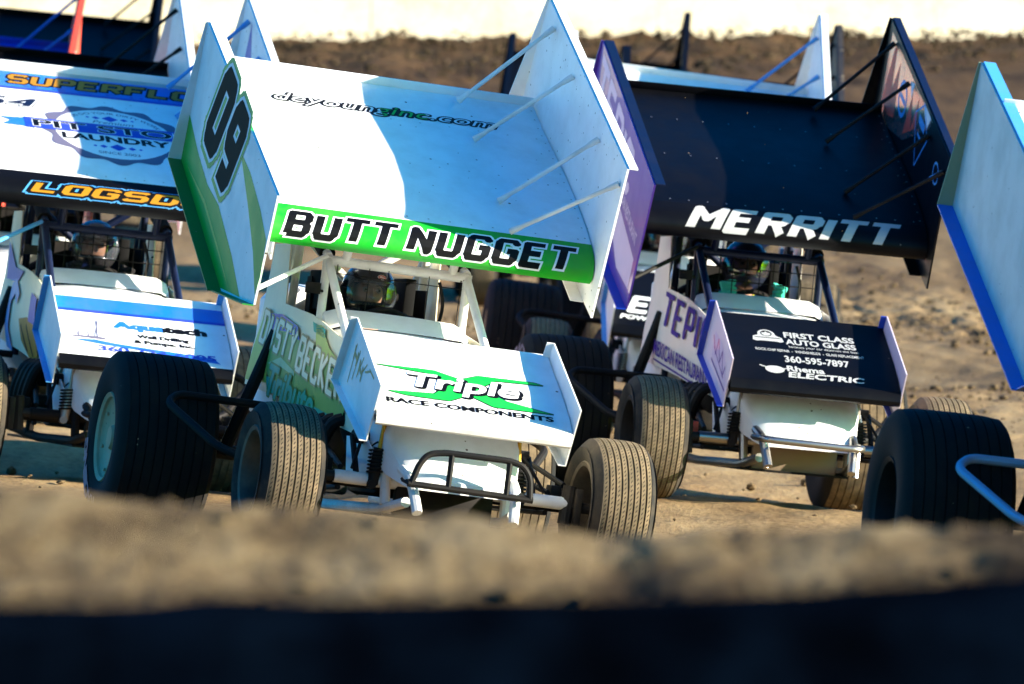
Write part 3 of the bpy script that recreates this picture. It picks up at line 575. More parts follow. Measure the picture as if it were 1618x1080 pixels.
def driver(M, label, hmat, suit, glove, turn=0, dx=-.035, strap=None, bell=False, dz=0, vis=None):
    root = empty('person', M @ Matrix.Translation((dx, 0, dz))); setp(root, label, 'person', 'race drivers strapped into their cars')
    if 'body' not in CACHE:
        CACHE['body'] = skin_mesh('body', BODY, BEDG)
        idx = {n: i for i, n in enumerate(SUIT_N)}
        grow = lambda r_: tuple(q + .014 for q in r_) if isinstance(r_, tuple) else r_ + .014
        CACHE['suit'] = skin_mesh('race_suit', [(BODY[n][0], grow(BODY[n][1])) for n in SUIT_N], [(idx[a], idx[b]) for a, b in BEDG if a in idx and b in idx])
    for nm, key, m in (('body', 'body', skin), ('race_suit', 'suit', suit)):
        o = link(nm, CACHE[key], m, root); o.modifiers.new('skin', 'SKIN').use_smooth_shade = True; s = o.modifiers.new('sub', 'SUBSURF'); s.levels = s.render_levels = 2
    hl = (0, 1.685, 1.175); hr_ = (0, 0, R(turn))
    h = part('helmet', 'helmet', helmet_fn(True), hmat, root, hl, hr_)
    if 'hsol' not in h.modifiers: m_ = h.modifiers.new('hsol', 'SOLIDIFY'); m_.thickness = .02; m_.offset = -1
    part('visor', 'visor', visor_fn, vis or visor_m, h)
    for s in (-1, 1):
        part('visor_hinge', ('vh', s), lambda mb, s=s: mb.tube([(s * .118, -.02, -.01), (s * .137, -.022, -.01)], .022, 14), hmat if hmat is not hel_black else satin, h)
        part('eye', ('eye', s), lambda mb, s=s: mb.lathe([(-.012 * math.cos(a), .012 * math.sin(a)) for a in np.linspace(0.01, math.pi - .01, 10)], 12), eye_m, root, (s * .032, 1.6125, 1.185))
        part('pupil', ('pup', s), lambda mb: mb.tube([(0, 0, 0), (0, -.003, 0)], .005, 10), black_mark, root, (s * .032, 1.602, 1.185))
        part('eyebrow', ('brow', s), lambda mb, s=s: mb.tube([(-.016, .004, 0), (0, 0, .003), (.016, .004, 0)], .003, 6), hair_m, root, (s * .033, 1.603, 1.206))
    part('nose', 'nose_face', lambda mb: mb.loft([[(-.012 * k, 0, z), (0, -.022 * k, z), (.012 * k, 0, z)] for z, k in ((.03, .3), (.01, .8), (-.012, 1.2), (-.02, .5))]), skin, root, (0, 1.601, 1.165))
    for s in (-1, 1):                              # gloved hands closed round the wheel rim
        def hand(mb, s=s):
            bx = Vector((s * .135, 1.40, 1.035))
            mb.box(bx + Vector((s * .012, .012, .005)), (.045, .05, .085), Matrix.Rotation(s * .35, 3, 'Y'))
            for k in range(4):
                z = .036 - .023 * k; o = bx + Vector((s * .006 - s * .008 * k, 0, z)); L_ = 1 - .12 * abs(k - 1)
                mb.tube([o + Vector((s * .02, .01, 0)), o + Vector((s * .012, -.026 * L_, 0)), o + Vector((-s * .014, -.034 * L_, -.002)), o + Vector((-s * .03, -.016 * L_, -.004))], .0105, 7, bend=.01)
            mb.tube([bx + Vector((s * .012, .02, .03)), bx + Vector((-s * .012, .02, .048)), bx + Vector((-s * .034, .004, .046))], .0115, 7, bend=.01)
            mb.tube([bx + Vector((s * .012, .015, -.03)), Vector((s * .19, 1.46, .97))], [.030, .036], 10)
        part('glove', ('glove', s), hand, glove, root)
    for s in (-1, 1): part('shoulder_belt', ('belt', s), lambda mb, s=s: mb.loft([[(s * (x0 - .022), y0, z0), (s * (x0 + .022), y0, z0 - .004)] for x0, y0, z0 in ((.10, 1.86, 1.04), (.10, 1.74, 1.035), (.09, 1.62, .99), (.07, 1.60, .86), (.03, 1.60, .72))]), belt_m, root)
    if strap: part('tether_strap', 'strap', lambda mb: mb.tube([(-.03, 1.58, 1.02), (.015, 1.55, 1.045), (.035, 1.54, 1.01), (.04, 1.54, .96)], .006, 6, bend=.02), strap, root)
    if bell:
        fm = lambda u, v, off: helmet_pt(u / .13 + .12, v / .142 + .52, off + .001)
        decal('helmet_badge', h, poly(ell(0, 0, .026, .013)), fm, white_mark, .001); decal('helmet_badge', h, poly(ell(0, 0, .0235, .0105)), fm, red_mark, .0018)
        decal('helmet_badge', h, fitbox(font_text('BELL', .03), -.016, .016, -.005, .005), fm, white_mark, .0026, h=.0007)
    return root

# ------------------------------------------------------------------ cars
lvA = dict(foil=white, lip=green, lboard=white, rboard=white, lfb=dgreen, strut=white_frame, cage=white_frame, chassis=white_frame, radiator=satin, body=white, side=cream, nose=white, nlip=white_frame, nboard=white, bumper='loop', rim=wheel_disc, frim=dark_rim, shock=satin, screen=((-.29, -.14, -.05, .14, .29), (1.23,), .0022))
A = sprint_car((-.335, 32.442, -.027), 15, .5, 7.2, lvA, 'white sprint car numbered 09 with green wing edge, black bumper hoop, in the middle foreground')
pale_lilac = paint('pale_lilac_vinyl', (.60, .50, .62), .3, film=.05)
skid = paint('dusty_skid_plate', (.24, .18, .12), .7, film=.3)
lvM = dict(caliper=red, foil=black, lip=black, lboard=purple, rboard=black, lfr=purple, lfb=rblue, lft=navy, rft=navy, rfb=black, strut=satin, cage=navy, chassis=chrome, radiator=skid, body=white, side=paint('ivory_vinyl', (.70, .64, .58), .3, film=.05), nose=black, nlip=black, nboard=pale_lilac, nbf=rblue, bumper='bar', bumperm=chrome, rim=satin, frim=satin, shock=satin, rod=chrome, nwp=chrome)
MLEFT = [(-.30, .25), (1.72, .18), (1.80, -.56), (.466, -.58), (-.146, -.53)]
Mc = sprint_car((1.41, 37.884, .089), 9.7, .58, 5.2, lvM, 'sprint car with black top wing, purple side boards and white hood, right of centre', wing=(-.036, .019, -1.4), left=MLEFT)
lvL = dict(rfx=-.055, foil=white, lip=black, lboard=white, rboard=white, strut=ltblue, cage=navy, chassis=satin, radiator=engine, body=white, side=cream, nose=white, nlip=black, nboard=white, nbf=ltblue, bumper='bar', bumperm=satin, rim=wheel_disc, frim=dark_rim, shock=alu, rod=chrome, nwp=alu)
Lc = sprint_car((-1.962, 37.435, .209), 12, .74, 5.7, lvL, 'white and blue sprint car with laundry badge on its wing and black-edged foil, at left', wing=(.013, .051, -3.7))
lv4 = dict(foil=white, lip=white, lboard=silver, rboard=silver, lfr=primer, lfb=blue, lft=ltblue, strut=alu, cage=navy, chassis=navy, radiator=engine, body=navy, side=navy, nose=white, nlip=white, nboard=silver, bumper='bar', bumperm=ltblue, rim=satin, frim=satin, nerf=paint('pale_blue_steel', (.25, .42, .58), .3, .4), disc=False)
C4 = sprint_car((2.882, 27.976, -.235), 10, .5, 6.0, lv4, 'sprint car with dull silver blue-edged side board, cut off by the right edge', wing=(0, -.13, 0), left=[(-.15, .12), (1.95, .01), (1.90, -.62), (.15, -.57), (-.16, -.36)])
# cars further back in the field
lv5 = dict(lvL, foil=black, lip=black, lboard=white, rboard=white, strut=satin, body=white, side=red, nose=white, nlip=black, cage=satin)
C5 = sprint_car((-2.73, 43.30, .456), 9, 2, 5.5, lv5, 'sprint car with black wing and white side board, directly behind the laundry-badge car', detail=False)
lv6 = dict(lvL, foil=rblue, lip=red, lboard=red, rboard=red, strut=blue, body=red, side=red, nose=red, cage=satin, rfr=white)
C6 = sprint_car((-3.964, 49.415, .815), .5, 2, 5.5, lv6, 'sprint car with red side boards and blue wing, far back at left', detail=False)
lv7 = dict(lvL, foil=black, lip=black, lboard=black, rboard=black, strut=satin, body=black, side=black, nose=black, nboard=black, cage=satin)
C7 = sprint_car((-3.67, 55.89, 1.241), 2, 2, 5.5, lv7, 'all-black sprint car farthest back at upper left', detail=False)
lv8 = dict(lvL, foil=white, lip=black, lboard=white, rboard=white, strut=ltblue, body=white, side=white, nose=black, nlip=black, nboard=white, cage=satin)
C8 = sprint_car((.936, 44.867, .368), 3, 1.57, 7.5, lv8, 'sprint car with white side boards and pale wing, hidden behind the purple-sided car', wing=(0, 0, 1.5), detail=False)
lv9 = dict(lv7); C9 = sprint_car((.51, 63.94, 1.194), -1, 2, 5, lv9, 'dark sprint car with black side boards, farthest back near the middle', detail=False)
lv10 = dict(lv7, rboard=paint('speckled_black_sheet', (.02, .02, .022), .4, specks=1), body=white)
C10 = sprint_car((1.39, 52.91, .633), 1, 2, 6, lv10, 'sprint car whose mud-speckled black side board shows behind the white one at right', detail=False)

# ------------------------------------------------------------------ marks on the cars
def lboard_map(u, v, off): return Vector((-.775 - off, -u, v))
def rin_map(u, v, off): return Vector((.765 - off, -u, v))
LL = lip_map.length
# 09
def block(par, txt, u0, u1, v0, v1, fm, layers, w=.8, t=.28, tv=.22, gap=.10, shear=.22, name='lettering', h=.002):
    ref = stroke_text(txt, w, 1, gap, t, tv, shear)
    sx = (u1 - u0) / (bbox(ref)[1] - bbox(ref)[0]); sy = (v1 - v0) / (bbox(ref)[3] - bbox(ref)[2])
    for i, (g_, m, clip) in enumerate(layers):
        decal(name, par, fitbox(stroke_text(txt, w, 1, gap, t, tv, shear, g_ / min(sx, sy)), u0, u1, v0, v1, ref), fm, m, .0012 + .0008 * i, h, clip)
block(A['foil'], 'BUTT NUGGET', -.685, .685, .055, LL - .045, lip_map, [(.010, white_mark, None), (0, black_mark, None)], w=.72, t=.34, tv=.26, gap=.12, shear=.28)
o_ = font_text('deyounginc.com', .075, .35); i_ = font_text('deyounginc.com', -.006, .35)
decal('lettering', A['foil'], fitbox(o_, -.555, .54, 1.15, 1.30), top_map, black_mark, .001)
for c0, c1, m in ((-.6, -.03, white_mark), (-.03, .19, green_mark), (.19, .6, white_mark)): decal('lettering', A['foil'], fitbox(i_, -.555, .54, 1.15, 1.30, o_), top_map, m, .0018, clip=(c0, c1))
g1 = [(-1.80, -.38), (-1.85, -.66), (-.50, -.645), (-.04, -.47), (-.36, -.42), (-.82, -.39), (-1.12, -.43), (-1.45, -.42)]
decal('stripe', A['lb'], poly(g1), lboard_map, green, .001); decal('stripe', A['lb'], poly([(-.65, -.03), (-.27, -.13), (.01, -.22), (.22, -.33), (.24, -.23), (.19, -.07), (-.04, -.03), (-.38, -.01)]), lboard_map, green, .001)
decal('stripe', A['lb'], poly([(-1.6, -.56), (-1.1, -.50), (-.6, -.52), (-.25, -.55), (-.6, -.535), (-1.1, -.52)]), lboard_map, olive, .0016)
num = lambda g_: affine(stroke_text('09', .20, .36, .04, .12, .12, 0, g_), (-1.352, -.27), (1, 0), (.42, 1))
for g_, m, i in ((.048, green, 0), (.020, white_mark, 1), (0, brown, 2)): decal('number', A['lb'], num(g_), lboard_map, m, .002 + .0008 * i)
X = [(-.39, .384), (-.13, .39), (-.02, .335), (.07, .39), (.33, .395), (.365, .378), (.15, .365), (.06, .28), (.17, .19), (.37, .13), (.10, .13), (.0, .205), (-.10, .135), (-.29, .14), (-.37, .16), (-.16, .18), (-.08, .28), (-.15, .355)]
nm_ = nose_map
decal('emblem', A['nose'], poly(X) + line(X + X[:1], .012), nm_, black_mark, .001); decal('emblem', A['nose'], poly(X), nm_, green_mark, .0016)
T1, T2 = font_text('Triple', .075, .25), font_text('Triple', .028, .25)
decal('lettering', A['nose'], [[(x + .008, y - .008) for x, y in p] for p in fitbox(T1, -.27, .25, .175, .355)], nm_, black_mark, .0022); decal('lettering', A['nose'], fitbox(T2, -.27, .25, .175, .355, T1), nm_, white_mark, .003)
decal('lettering', A['nose'], fitbox(font_text('RACE COMPONENTS', .045), -.39, .365, .075, .110), nm_, black_mark, .001)
sm = side_map(-1)
decal('stripe', A['side'], poly([(-2.42, .72), (-2.40, .76), (-2.27, 1.05), (-2.05, 1.02), (-1.98, .71)]), sm, olive, .0008)
decal('stripe', A['side'], poly([(-2.19, 1.03), (-1.95, 1.03), (-1.60, .985), (-1.43, .90), (-1.1, .86), (-.55, .76), (-.42, .66), (-.5, .57), (-.95, .60), (-1.5, .66), (-1.95, .74), (-2.12, .85)]), sm, paint('moss_vinyl', (.24, .36, .07), .35, specks=.1), .0012)
decal('stripe', A['side'], poly([(-2.18, 1.035), (-1.9, 1.03), (-1.55, .975), (-1.45, .91), (-1.75, .95), (-2.1, .96)]), sm, rblue, .0018)
decal('stripe', A['side'], poly([(-1.20, .985), (-1.10, .985), (-.85, .88), (-.45, .78), (-.42, .76), (-.9, .83), (-1.1, .87)]), sm, olive, .0018)
decal('stripe', A['side'], poly([(-1.28, 1.0), (-1.0, .965), (-.98, .925), (-1.22, .955)]), sm, teal, .0018)
decal('stripe', A['side'], poly([(-1.98, .74), (-1.55, .70), (-1.2, .64), (-.6, .57), (-.75, .55), (-1.4, .63), (-1.95, .67)]), sm, teal, .0022)
decal('stripe', A['side'], poly([(-2.0, .80), (-1.75, .83), (-1.45, .77), (-1.42, .745), (-1.75, .79)]), sm, paint('mint_vinyl', (.35, .55, .30), .35, specks=.1), .0026)
for wd, u0, u1, vt0, vt1, hh in (('DUSTY', -2.26, -1.50, .90, .80, .155), ('BECKER', -1.44, -.50, .775, .635, .165)):
    k = (vt1 - vt0) / (u1 - u0); ref = stroke_text(wd, .62, 1, .14, .26, .17, .08)
    for i, (g_, m) in enumerate(((.07, tan), (0, cream))):
        P = fitbox(stroke_text(wd, .62, 1, .14, .26, .17, .08, g_), u0, u1, 0, hh, ref); decal('lettering', A['side'], [[(x, y + vt0 + k * (x - u0)) for x, y in p] for p in P], sm, m, .003 + .0008 * i)
for g_, m, i in ((.07, dgreen, 0), (.025, teal, 1)):
    rf = font_text('Tribute', .07, .45); P = fitbox(font_text('Tribute', g_, .45), -1.95, -1.0, 0, .17, rf); decal('lettering', A['side'], [[(x, y + .645 - .12 * (x + 1.95)) for x, y in p] for p in P], sm, m, .0046 + .0008 * i)
nbm = lambda u, v, off: Vector((-.451 - off, -u, v))
for k in range(6): decal('stripe', A['nb'][0], line([(-.16 + .075 * k, .73 + .012 * k), (-.06 + .075 * k, .90 - .03 * k)], .010), nbm, tan, .001)
decal('lettering', A['nb'][0], affine(stroke_text('HH', .07, .07, .05, .02), (-.10, .83), (.8, -.45), (.4, .9)), nbm, tan, .0018)
# black and purple car
block(Mc['foil'], 'MERRITT', -.53, .63, .06, LL - .012, lip_map, [(0, white_print, None)], w=.82, t=.38, tv=.25, gap=.10, shear=.45)
decal('emblem', Mc['rb'], poly([(-1.60, .02), (-1.62, .44), (-.95, .455), (-.35, .47), (-.42, .40), (-.95, .10), (-1.35, .0)]), rin_map, copper, .001)
decal('emblem', Mc['rb'], poly([(-1.58, .05), (-1.50, .40), (-1.44, .42), (-1.40, .20), (-1.30, .40), (-1.24, .10), (-1.40, .05)]) + poly([(-.98, .12), (-.90, .40), (-.82, .22), (-.74, .44), (-.70, .28)]), rin_map, red, .0014)
decal('emblem', Mc['rb'], poly([(-.62, .47), (-.40, .47), (-.46, .38), (-.55, .42)]) + poly([(-1.0, .42), (-.9, .45), (-.92, .36)]), rin_map, white_mark, .0016)
decal('emblem', Mc['rb'], ring(-1.11, .27, .11, .10, .025), rin_map, ltblue, .002); decal('emblem', Mc['rb'], line([(-1.18, .27), (-1.04, .27)], .03), rin_map, ltblue, .002)
dm = [(-.76, .35), (-.58, .47), (-.40, .34), (-.58, .12), (-.76, .35)]; decal('emblem', Mc['rb'], line(dm, .012) + line([(-.66, .36), (-.5, .36)], .05) + line([(-.64, .28), (-.52, .28)], .02), rin_map, ltblue, .002)
decal('emblem', Mc['rb'], ring(-.08, .30, .07, .06, .012) + line([(-.2, .22), (.06, .38)], .012), rin_map, ltblue, .002)
lpv = violet
block(Mc['lb'], 'TEPIC', -1.62, -.30, -.12, .15, lboard_map, [(0, lpv, None)], w=.8, t=.3, tv=.24, gap=.12, shear=.1)
decal('lettering', Mc['lb'], fitbox(font_text('MEXICAN RESTAURANT', .02), -.62, .10, -.20, -.13), lboard_map, violet, .001)
decal('stripe', Mc['lb'], poly([(-.75, -.22), (.12, -.26), (.10, -.44), (-.30, -.50), (-.6, -.40)]), lboard_map, violet, .0008)
sM = Mc['side']
block(sM, 'TEPIC', -1.90, -.52, 0, .19, lambda u, v, off: sm(u, v + .875 - .115 * (u + 1.9), off), [(0, purple_mark, None)], w=.62, t=.24, tv=.16, gap=.22, shear=.05)
decal('lettering', sM, fitbox(font_text('MEXICAN RESTAURANT', .025), -2.02, -.52, 0, .085), lambda u, v, off: sm(u, v + .725 - .105 * (u + 2.02), off), purple_mark, .001)
decal('stripe', sM, line([(-2.0, .70), (-.56, .55)], .010), sm, purple_mark, .001)
nM = Mc['nose']
car_icon = poly([(-.275, .415), (-.27, .455), (-.245, .47), (-.225, .50), (-.165, .50), (-.145, .47), (-.12, .455), (-.115, .415), (-.13, .405), (-.155, .412), (-.23, .412), (-.255, .405)])
decal('emblem', nM, ring(-.197, .485, .045, .045, .014) + line([(-.197, .51), (-.197, .485), (-.18, .475)], .010) + car_icon, nm_, white_print, .001); decal('emblem', nM, line([(-.262, .445), (-.128, .445)], .008) + ring(-.197, .490, .030, .030, .006), nm_, black_mark, .0018)
for tx, u0, u1, s0, s1, b in (('FIRST CLASS', -.105, .262, .465, .522, .028), ('AUTO GLASS', -.105, .262, .393, .45, .028), ('because your car deserves the best', -.095, .27, .352, .380, .004), ('ROCK CHIP REPAIR  -  WINDSHIELDS  -  GLASS REPLACEMENT', -.275, .29, .305, .330, .015), ('360-595-7897', -.135, .20, .205, .268, .022), ('Rhema', -.135, .06, .118, .170, .03), ('ELECTRIC', -.135, .262, .068, .112, .03)):
    decal('lettering', nM, fitbox(font_text(tx, b, .1 if 'E' == tx[0] else 0), u0, u1, s0, s1), nm_, white_print, .001, h=.0015)
decal('emblem', nM, poly(ell(-.20, .125, .05, .032)) + line([(-.275, .155), (-.2, .12), (-.135, .14)], .008), nm_, white_print, .001)
decal('emblem', Mc['nb'][0], poly([(-.05, .86), (.15, .80), (.28, .70), (.32, .58), (.1, .66), (-.1, .74)]), nbm, violet, .001)
decal('emblem', Mc['nb'][0], line([(-.08, .84), (.0, .74), (.06, .82), (.12, .70), (.18, .76), (.22, .63), (.28, .68)], .014) + line([(-.1, .72), (.3, .56)], .012) + line([(-.05, .78), (.25, .62)], .008), nbm, purple, .0018)
# laundry car
fL = Lc['foil']
decal('stripe', fL, poly([(-.76, 1.22), (.76, 1.22), (.76, 1.46), (-.76, 1.46)]), top_map, blue, .0008); decal('stripe', fL, poly([(-.76, 1.215), (.76, 1.215), (.76, 1.25), (-.76, 1.25)]), top_map, rblue, .0012)
decal('stripe', fL, poly([(-.76, 1.46), (.76, 1.46), (.76, 1.508), (-.76, 1.508)]), top_map, conc_edge, .0008)
block(fL, 'SUPERFLOW', -.50, .66, 1.305, 1.425, top_map, [(.012, black_mark, None), (0, orange, None)], w=.8, t=.3, tv=.22, gap=.12, shear=.2)
decal('lettering', fL, fitbox(font_text('G R A P H I C S', .02, 0, space=1.3), -.42, .60, 1.262, 1.285), top_map, rblue, .0016)
block(fL, '54', -.70, -.37, .93, 1.07, top_map, [(.014, black_mark, None), (.009, white_mark, None), (0, navy, None)], w=.8, t=.30, tv=.22, gap=.12, shear=.35)
C_ = (.0, .66)
wav = [(C_[0] + (.37 + .022 * math.cos(12 * a)) * math.cos(a), C_[1] + (.40 + .022 * math.cos(12 * a)) * math.sin(a)) for a in np.linspace(0, 2 * math.pi, 121)[:-1]]
decal('badge', fL, [[C_, wav[i], wav[(i + 1) % 120]] for i in range(120)], top_map, grey, .001); decal('badge', fL, poly(ell(*C_, .315, .345)), top_map, white_mark, .0016)
tail = [(-.60, .745), (-.545, .70), (-.59, .64), (-.46, .635), (-.46, .76)]
decal('ribbon_tail', fL, poly(tail), top_map, blue, .0020); decal('ribbon_tail', fL, poly([(-x, y) for x, y in tail]), top_map, blue, .0020); decal('ribbon', fL, poly([(-.47, .625), (.47, .625), (.47, .775), (-.47, .775)]), top_map, rblue, .0026)
decal('lettering', fL, fitbox(font_text('PIT STOP', .05, 0), -.43, .43, .645, .755), top_map, white_mark, .0030); decal('lettering', fL, fitbox(font_text('PIT STOP', .02, 0), -.425, .425, .650, .75), top_map, black_mark, .0036)
decal('lettering', fL, fitbox(font_text('LAUNDRY', .04), -.285, .285, .525, .610), top_map, black_mark, .0022)
decal('lettering', fL, fitbox(font_text('Premium', .005, .3), -.10, .12, .79, .835), top_map, grey, .0022); decal('lettering', fL, fitbox(font_text('SINCE 2003', .01), -.11, .11, .365, .395), top_map, grey, .0022)
arc_t = font_text('LET US DO YOUR DIRTY WORK', .015); a0, a1, b0, b1 = bbox(arc_t)
def arc(p): t = math.pi * (.86 - .72 * (p[0] - a0) / (a1 - a0)); k = (p[1] - b0) / (b1 - b0) * .03; return (C_[0] + (.265 + k) * math.cos(t), C_[1] + (.285 + k) * math.sin(t))
decal('lettering', fL, [[arc(q) for q in p] for p in arc_t], top_map, grey, .0022)
for (x, y, r_) in ((0, .875, .045), (-.075, .875, .022), (.075, .875, .022), (-.12, .875, .012), (.12, .875, .012), (0, .46, .045), (-.075, .46, .022), (.075, .46, .022), (.12, .46, .012), (-.12, .46, .012)): decal('badge', fL, poly(ell(x, y, r_, r_, 4)), top_map, rblue, .0024)
block(fL, 'LOGSDON', -.50, .60, .092, LL - .085, lip_map, [(.015, ltblue, None), (.010, black_mark, None), (0, orange, None)], w=.85, t=.32, tv=.24, gap=.14, shear=.25)
nL = Lc['nose']
decal('stripe', nL, poly([(-.44, .47), (.44, .47), (.44, .60), (-.44, .60)]), nm_, blue, .0008); decal('stripe', nL, poly([(-.44, .445), (.44, .445), (.44, .472), (-.44, .472)]), nm_, rblue, .0012)
F1 = font_text('Aquatech', .07)
decal('lettering', nL, fitbox(F1, -.146, .335, .285, .38), nm_, blue, .001, clip=(-.2, .107)); decal('lettering', nL, fitbox(F1, -.146, .335, .285, .38), nm_, black_mark, .001, clip=(.107, .4))
for tx, u0, u1, s0, s1 in (('Well Drilling', -.03, .235, .218, .262), ('& Pumps, Inc.', -.05, .26, .165, .208)): decal('lettering', nL, fitbox(font_text(tx, .055), u0, u1, s0, s1), nm_, black_mark, .001)
decal('emblem', nL, poly([(-.37, .185), (-.36, .20), (-.24, .205), (-.19, .195), (-.20, .178)]) + line([(-.235, .20), (-.23, .36)], .006) + line([(-.25, .20), (-.22, .36)], .004) + line([(-.33, .20), (-.33, .235), (-.28, .235), (-.28, .20)], .006) + line([(-.36, .215), (-.33, .215)], .01), nm_, grey, .001)
decal('stripe', nL, poly([(-.38, .16), (-.25, .172), (-.15, .152), (.0, .135), (.35, .10), (.38, .06), (.1, .095), (-.2, .128)]), nm_, blue, .0008); decal('lettering', nL, fitbox(font_text('360 724-6005', .03), -.24, .36, .078, .120), nm_, rblue, .0014)
sL = Lc['side']
decal('emblem', sL, poly([(-1.95, .98), (-1.80, .99), (-1.62, .92), (-1.68, .86), (-1.78, .92), (-1.88, .88), (-1.86, .74), (-1.65, .62), (-1.85, .64), (-1.98, .75)]), sm, ltblue, .001); decal('emblem', sL, poly([(-1.20, .93), (-.98, .90), (-.92, .76), (-1.16, .78)]), sm, rblue, .001)
decal('emblem', sL, poly([(-1.5, .79), (-1.2, .80), (-.80, .73), (-.75, .56), (-1.0, .58), (-1.35, .68)]), sm, orange, .0008); decal('emblem', sL, line([(-1.4, .76), (-1.1, .62)], .02) + line([(-1.2, .76), (-.9, .60)], .02), sm, black_mark, .0016)
decal('stripe', sL, poly([(-2.24, 1.2), (-1.92, 1.06), (-1.62, 1.04), (-1.8, .98), (-2.22, 1.0)]), sm, blue, .0008)
decal('emblem', Lc['rb'], poly([(-1.50, .12), (-1.44, .44), (-1.30, .30), (-1.34, .10)]) + poly([(-1.22, .12), (-1.16, .36), (-1.10, .12)]), rin_map, rblue, .001); decal('emblem', Lc['rb'], line([(-1.5, .20), (-1.42, .14), (-1.44, .24), (-1.36, .16)], .012), rin_map, red, .002)
# pale-winged car behind
decal('stripe', C8['foil'], poly([(-.76, .2), (.76, .2), (.76, 1.05), (-.76, 1.05)]), top_map, black, .001)
decal('lettering', C8['nose'], fitbox(stroke_text('E', .8, 1, .1, .3, .24, .3), -.36, -.20, .16, .36), nm_, white_mark, .001); decal('lettering', C8['nose'], fitbox(font_text('POWER', .03, .2), -.40, -.16, .09, .13), nm_, white_mark, .001)
decal('emblem', C8['rb'], poly([(-.3, .1), (-.1, .3), (.05, .12)]), rin_map, ltblue, .001)
decal('stripe', C6['rb'], line([(-1.2, .48), (-1.2, .1)], .05), lambda u, v, off: Vector((.776 + off, -u, v)), white_mark, .001)
decal('emblem', C4['lb'], ring(.02, -.28, .10, .12, .03), lboard_map, red, .001); decal('emblem', C4['lb'], poly(ell(.02, -.28, .07, .09)), lboard_map, rblue, .001)
# worn pale lettering on the outer side walls of the right rear tyres
for car_ in (A, Mc, Lc):
    rw = [c for c in car_['car'].children if c.name.startswith('rear_wheel')][0]; ty = [c for c in rw.children if c.name.startswith('tyre')][0]
    for k, ch in enumerate('RACING'):
        a_ = .9 + k * .26
        P = affine(fitbox(font_text(ch, .05), -.045, .045, -.035, .035), (0, 0), (1, 0), (0, 1))
        fm = lambda u, v, off, a_=a_: Vector((-.225 - .0135 - off, (.315 + v) * math.cos(a_ + u / .32), (.315 + v) * math.sin(a_ + u / .32)))
        decal('tyre_lettering', ty.parent, P, fm, grey, .001)
for cc in (A, Mc, Lc):
    RV = [(uu, ss) for uu in (-.735, .735) for ss in np.arange(.1, 1.5, .09)] + [(uu, .085) for uu in np.arange(-.7, .71, .1)] + [(uu, 1.13) for uu in np.arange(-.7, .71, .14)] + [(uu, .62) for uu in np.arange(-.7, .71, .14)]
    mb = MB(); [mb.add([top_map(u + .005 * math.cos(k), s_ + .005 * math.sin(k), .0045) for k in np.arange(6) * math.pi / 3], [tuple(range(6))]) for u, s_ in RV]
    link('rivets', mb.mesh('rivets', 0), alu if cc is not Lc else conc_edge, cc['foil'])['kind'] = 'stuff'
# ------------------------------------------------------------------ drivers
driver(A['M'], 'driver in black helmet with red oval badge, inside the white 09 car', hel_black, suit_dark, suit_dark, 6, bell=True)
driver(Mc['M'], 'driver in dark blue-black helmet with teal gloves, under the black wing', paint('blue_black_helmet', (.01, .014, .03), .2, film=.03, specks=0, coat=.5), suit_dark, suit_teal, 4, dx=.0, strap=neon, dz=.06, vis=smoke_visor)
driver(Lc['M'], 'driver in mirror-finish dark helmet inside the white and blue car at left', hel_chrome, suit_dark, suit_dark, -4, dx=.0, dz=.03)
driver(C8['M'], 'driver half hidden in the car behind the purple-sided one', hel_black, suit_dark, suit_dark, 0)

# ------------------------------------------------------------------ track, berm, wall
fit_ground()
def axis(parts): return np.unique(np.concatenate([np.arange(a, b, s) for a, b, s in parts]).round(4))
xs = axis([(-70, -14, 2.), (-14, -6, .3), (-6, 6, .055), (6, 14, .3), (14, 71, 2.)]); ys = axis([(-50, 8, 2), (8, 16, .5), (16, 29, .35), (29, 52, .055), (52, 66, .09), (66, 92, .16), (92, 106, .12), (106, 150, 2.)])
GX, GY = np.meshgrid(xs, ys); GZ = ground_z(GX, GY)
near = np.clip(1 - np.abs(GX) / 14, 0, 1) * np.clip((GY - 20) / 10, 0, 1)
GZ += near * (.03 * fbm(GX * .9, GY * .6, 3, 3) + .022 * fbm(GX * 4, GY * 3, 4, 9))
churn = np.exp(-((GY - (67 - 3.05 * (GX - 2))) / 2.6) ** 2) * np.clip((GX + .5) / 2, 0, 1) + .45 * np.clip(fbm(GX * .35, GY * .16, 3, 21) * 3, 0, 1) * np.clip((GY - 41) / 5, 0, 1)
GZ += near * churn * (.07 * np.abs(fbm(GX * 3.2, GY * 2.2, 4, 15)) + .05 * fbm(GX * 9, GY * 7, 3, 5))
cush = np.clip((GY - 88) / 8, 0, 1) * np.clip(1 - np.abs(GX) / 30, 0, 1); GZ += cush * (.30 * np.abs(fbm(GX * .6, GY * .6, 3, 31)) + .06 * fbm(GX * 3, GY * 3, 3, 33))
nx, ny = len(xs), len(ys); V = np.stack([GX, GY, GZ], -1).reshape(-1, 3)
idx = np.arange(nx * ny).reshape(ny, nx); Fq = np.stack([idx[:-1, :-1], idx[:-1, 1:], idx[1:, 1:], idx[1:, :-1]], -1).reshape(-1, 4)
def grid_mesh(name, V, Fq):
    me = bpy.data.meshes.new(name); me.vertices.add(len(V)); me.vertices.foreach_set('co', V.ravel()); me.loops.add(Fq.size); me.loops.foreach_set('vertex_index', Fq.ravel()); me.polygons.add(len(Fq))
    me.polygons.foreach_set('loop_start', np.arange(0, Fq.size, 4)); me.polygons.foreach_set('loop_total', np.full(len(Fq), 4)); me.polygons.foreach_set('use_smooth', np.ones(len(Fq), bool)); me.update(); me.validate(); me.materials.append(None); return me
setp(link('clay_track', grid_mesh('clay_track', V, Fq), track_m), 'tan clay race track banking up behind the cars', None, None, 'structure')
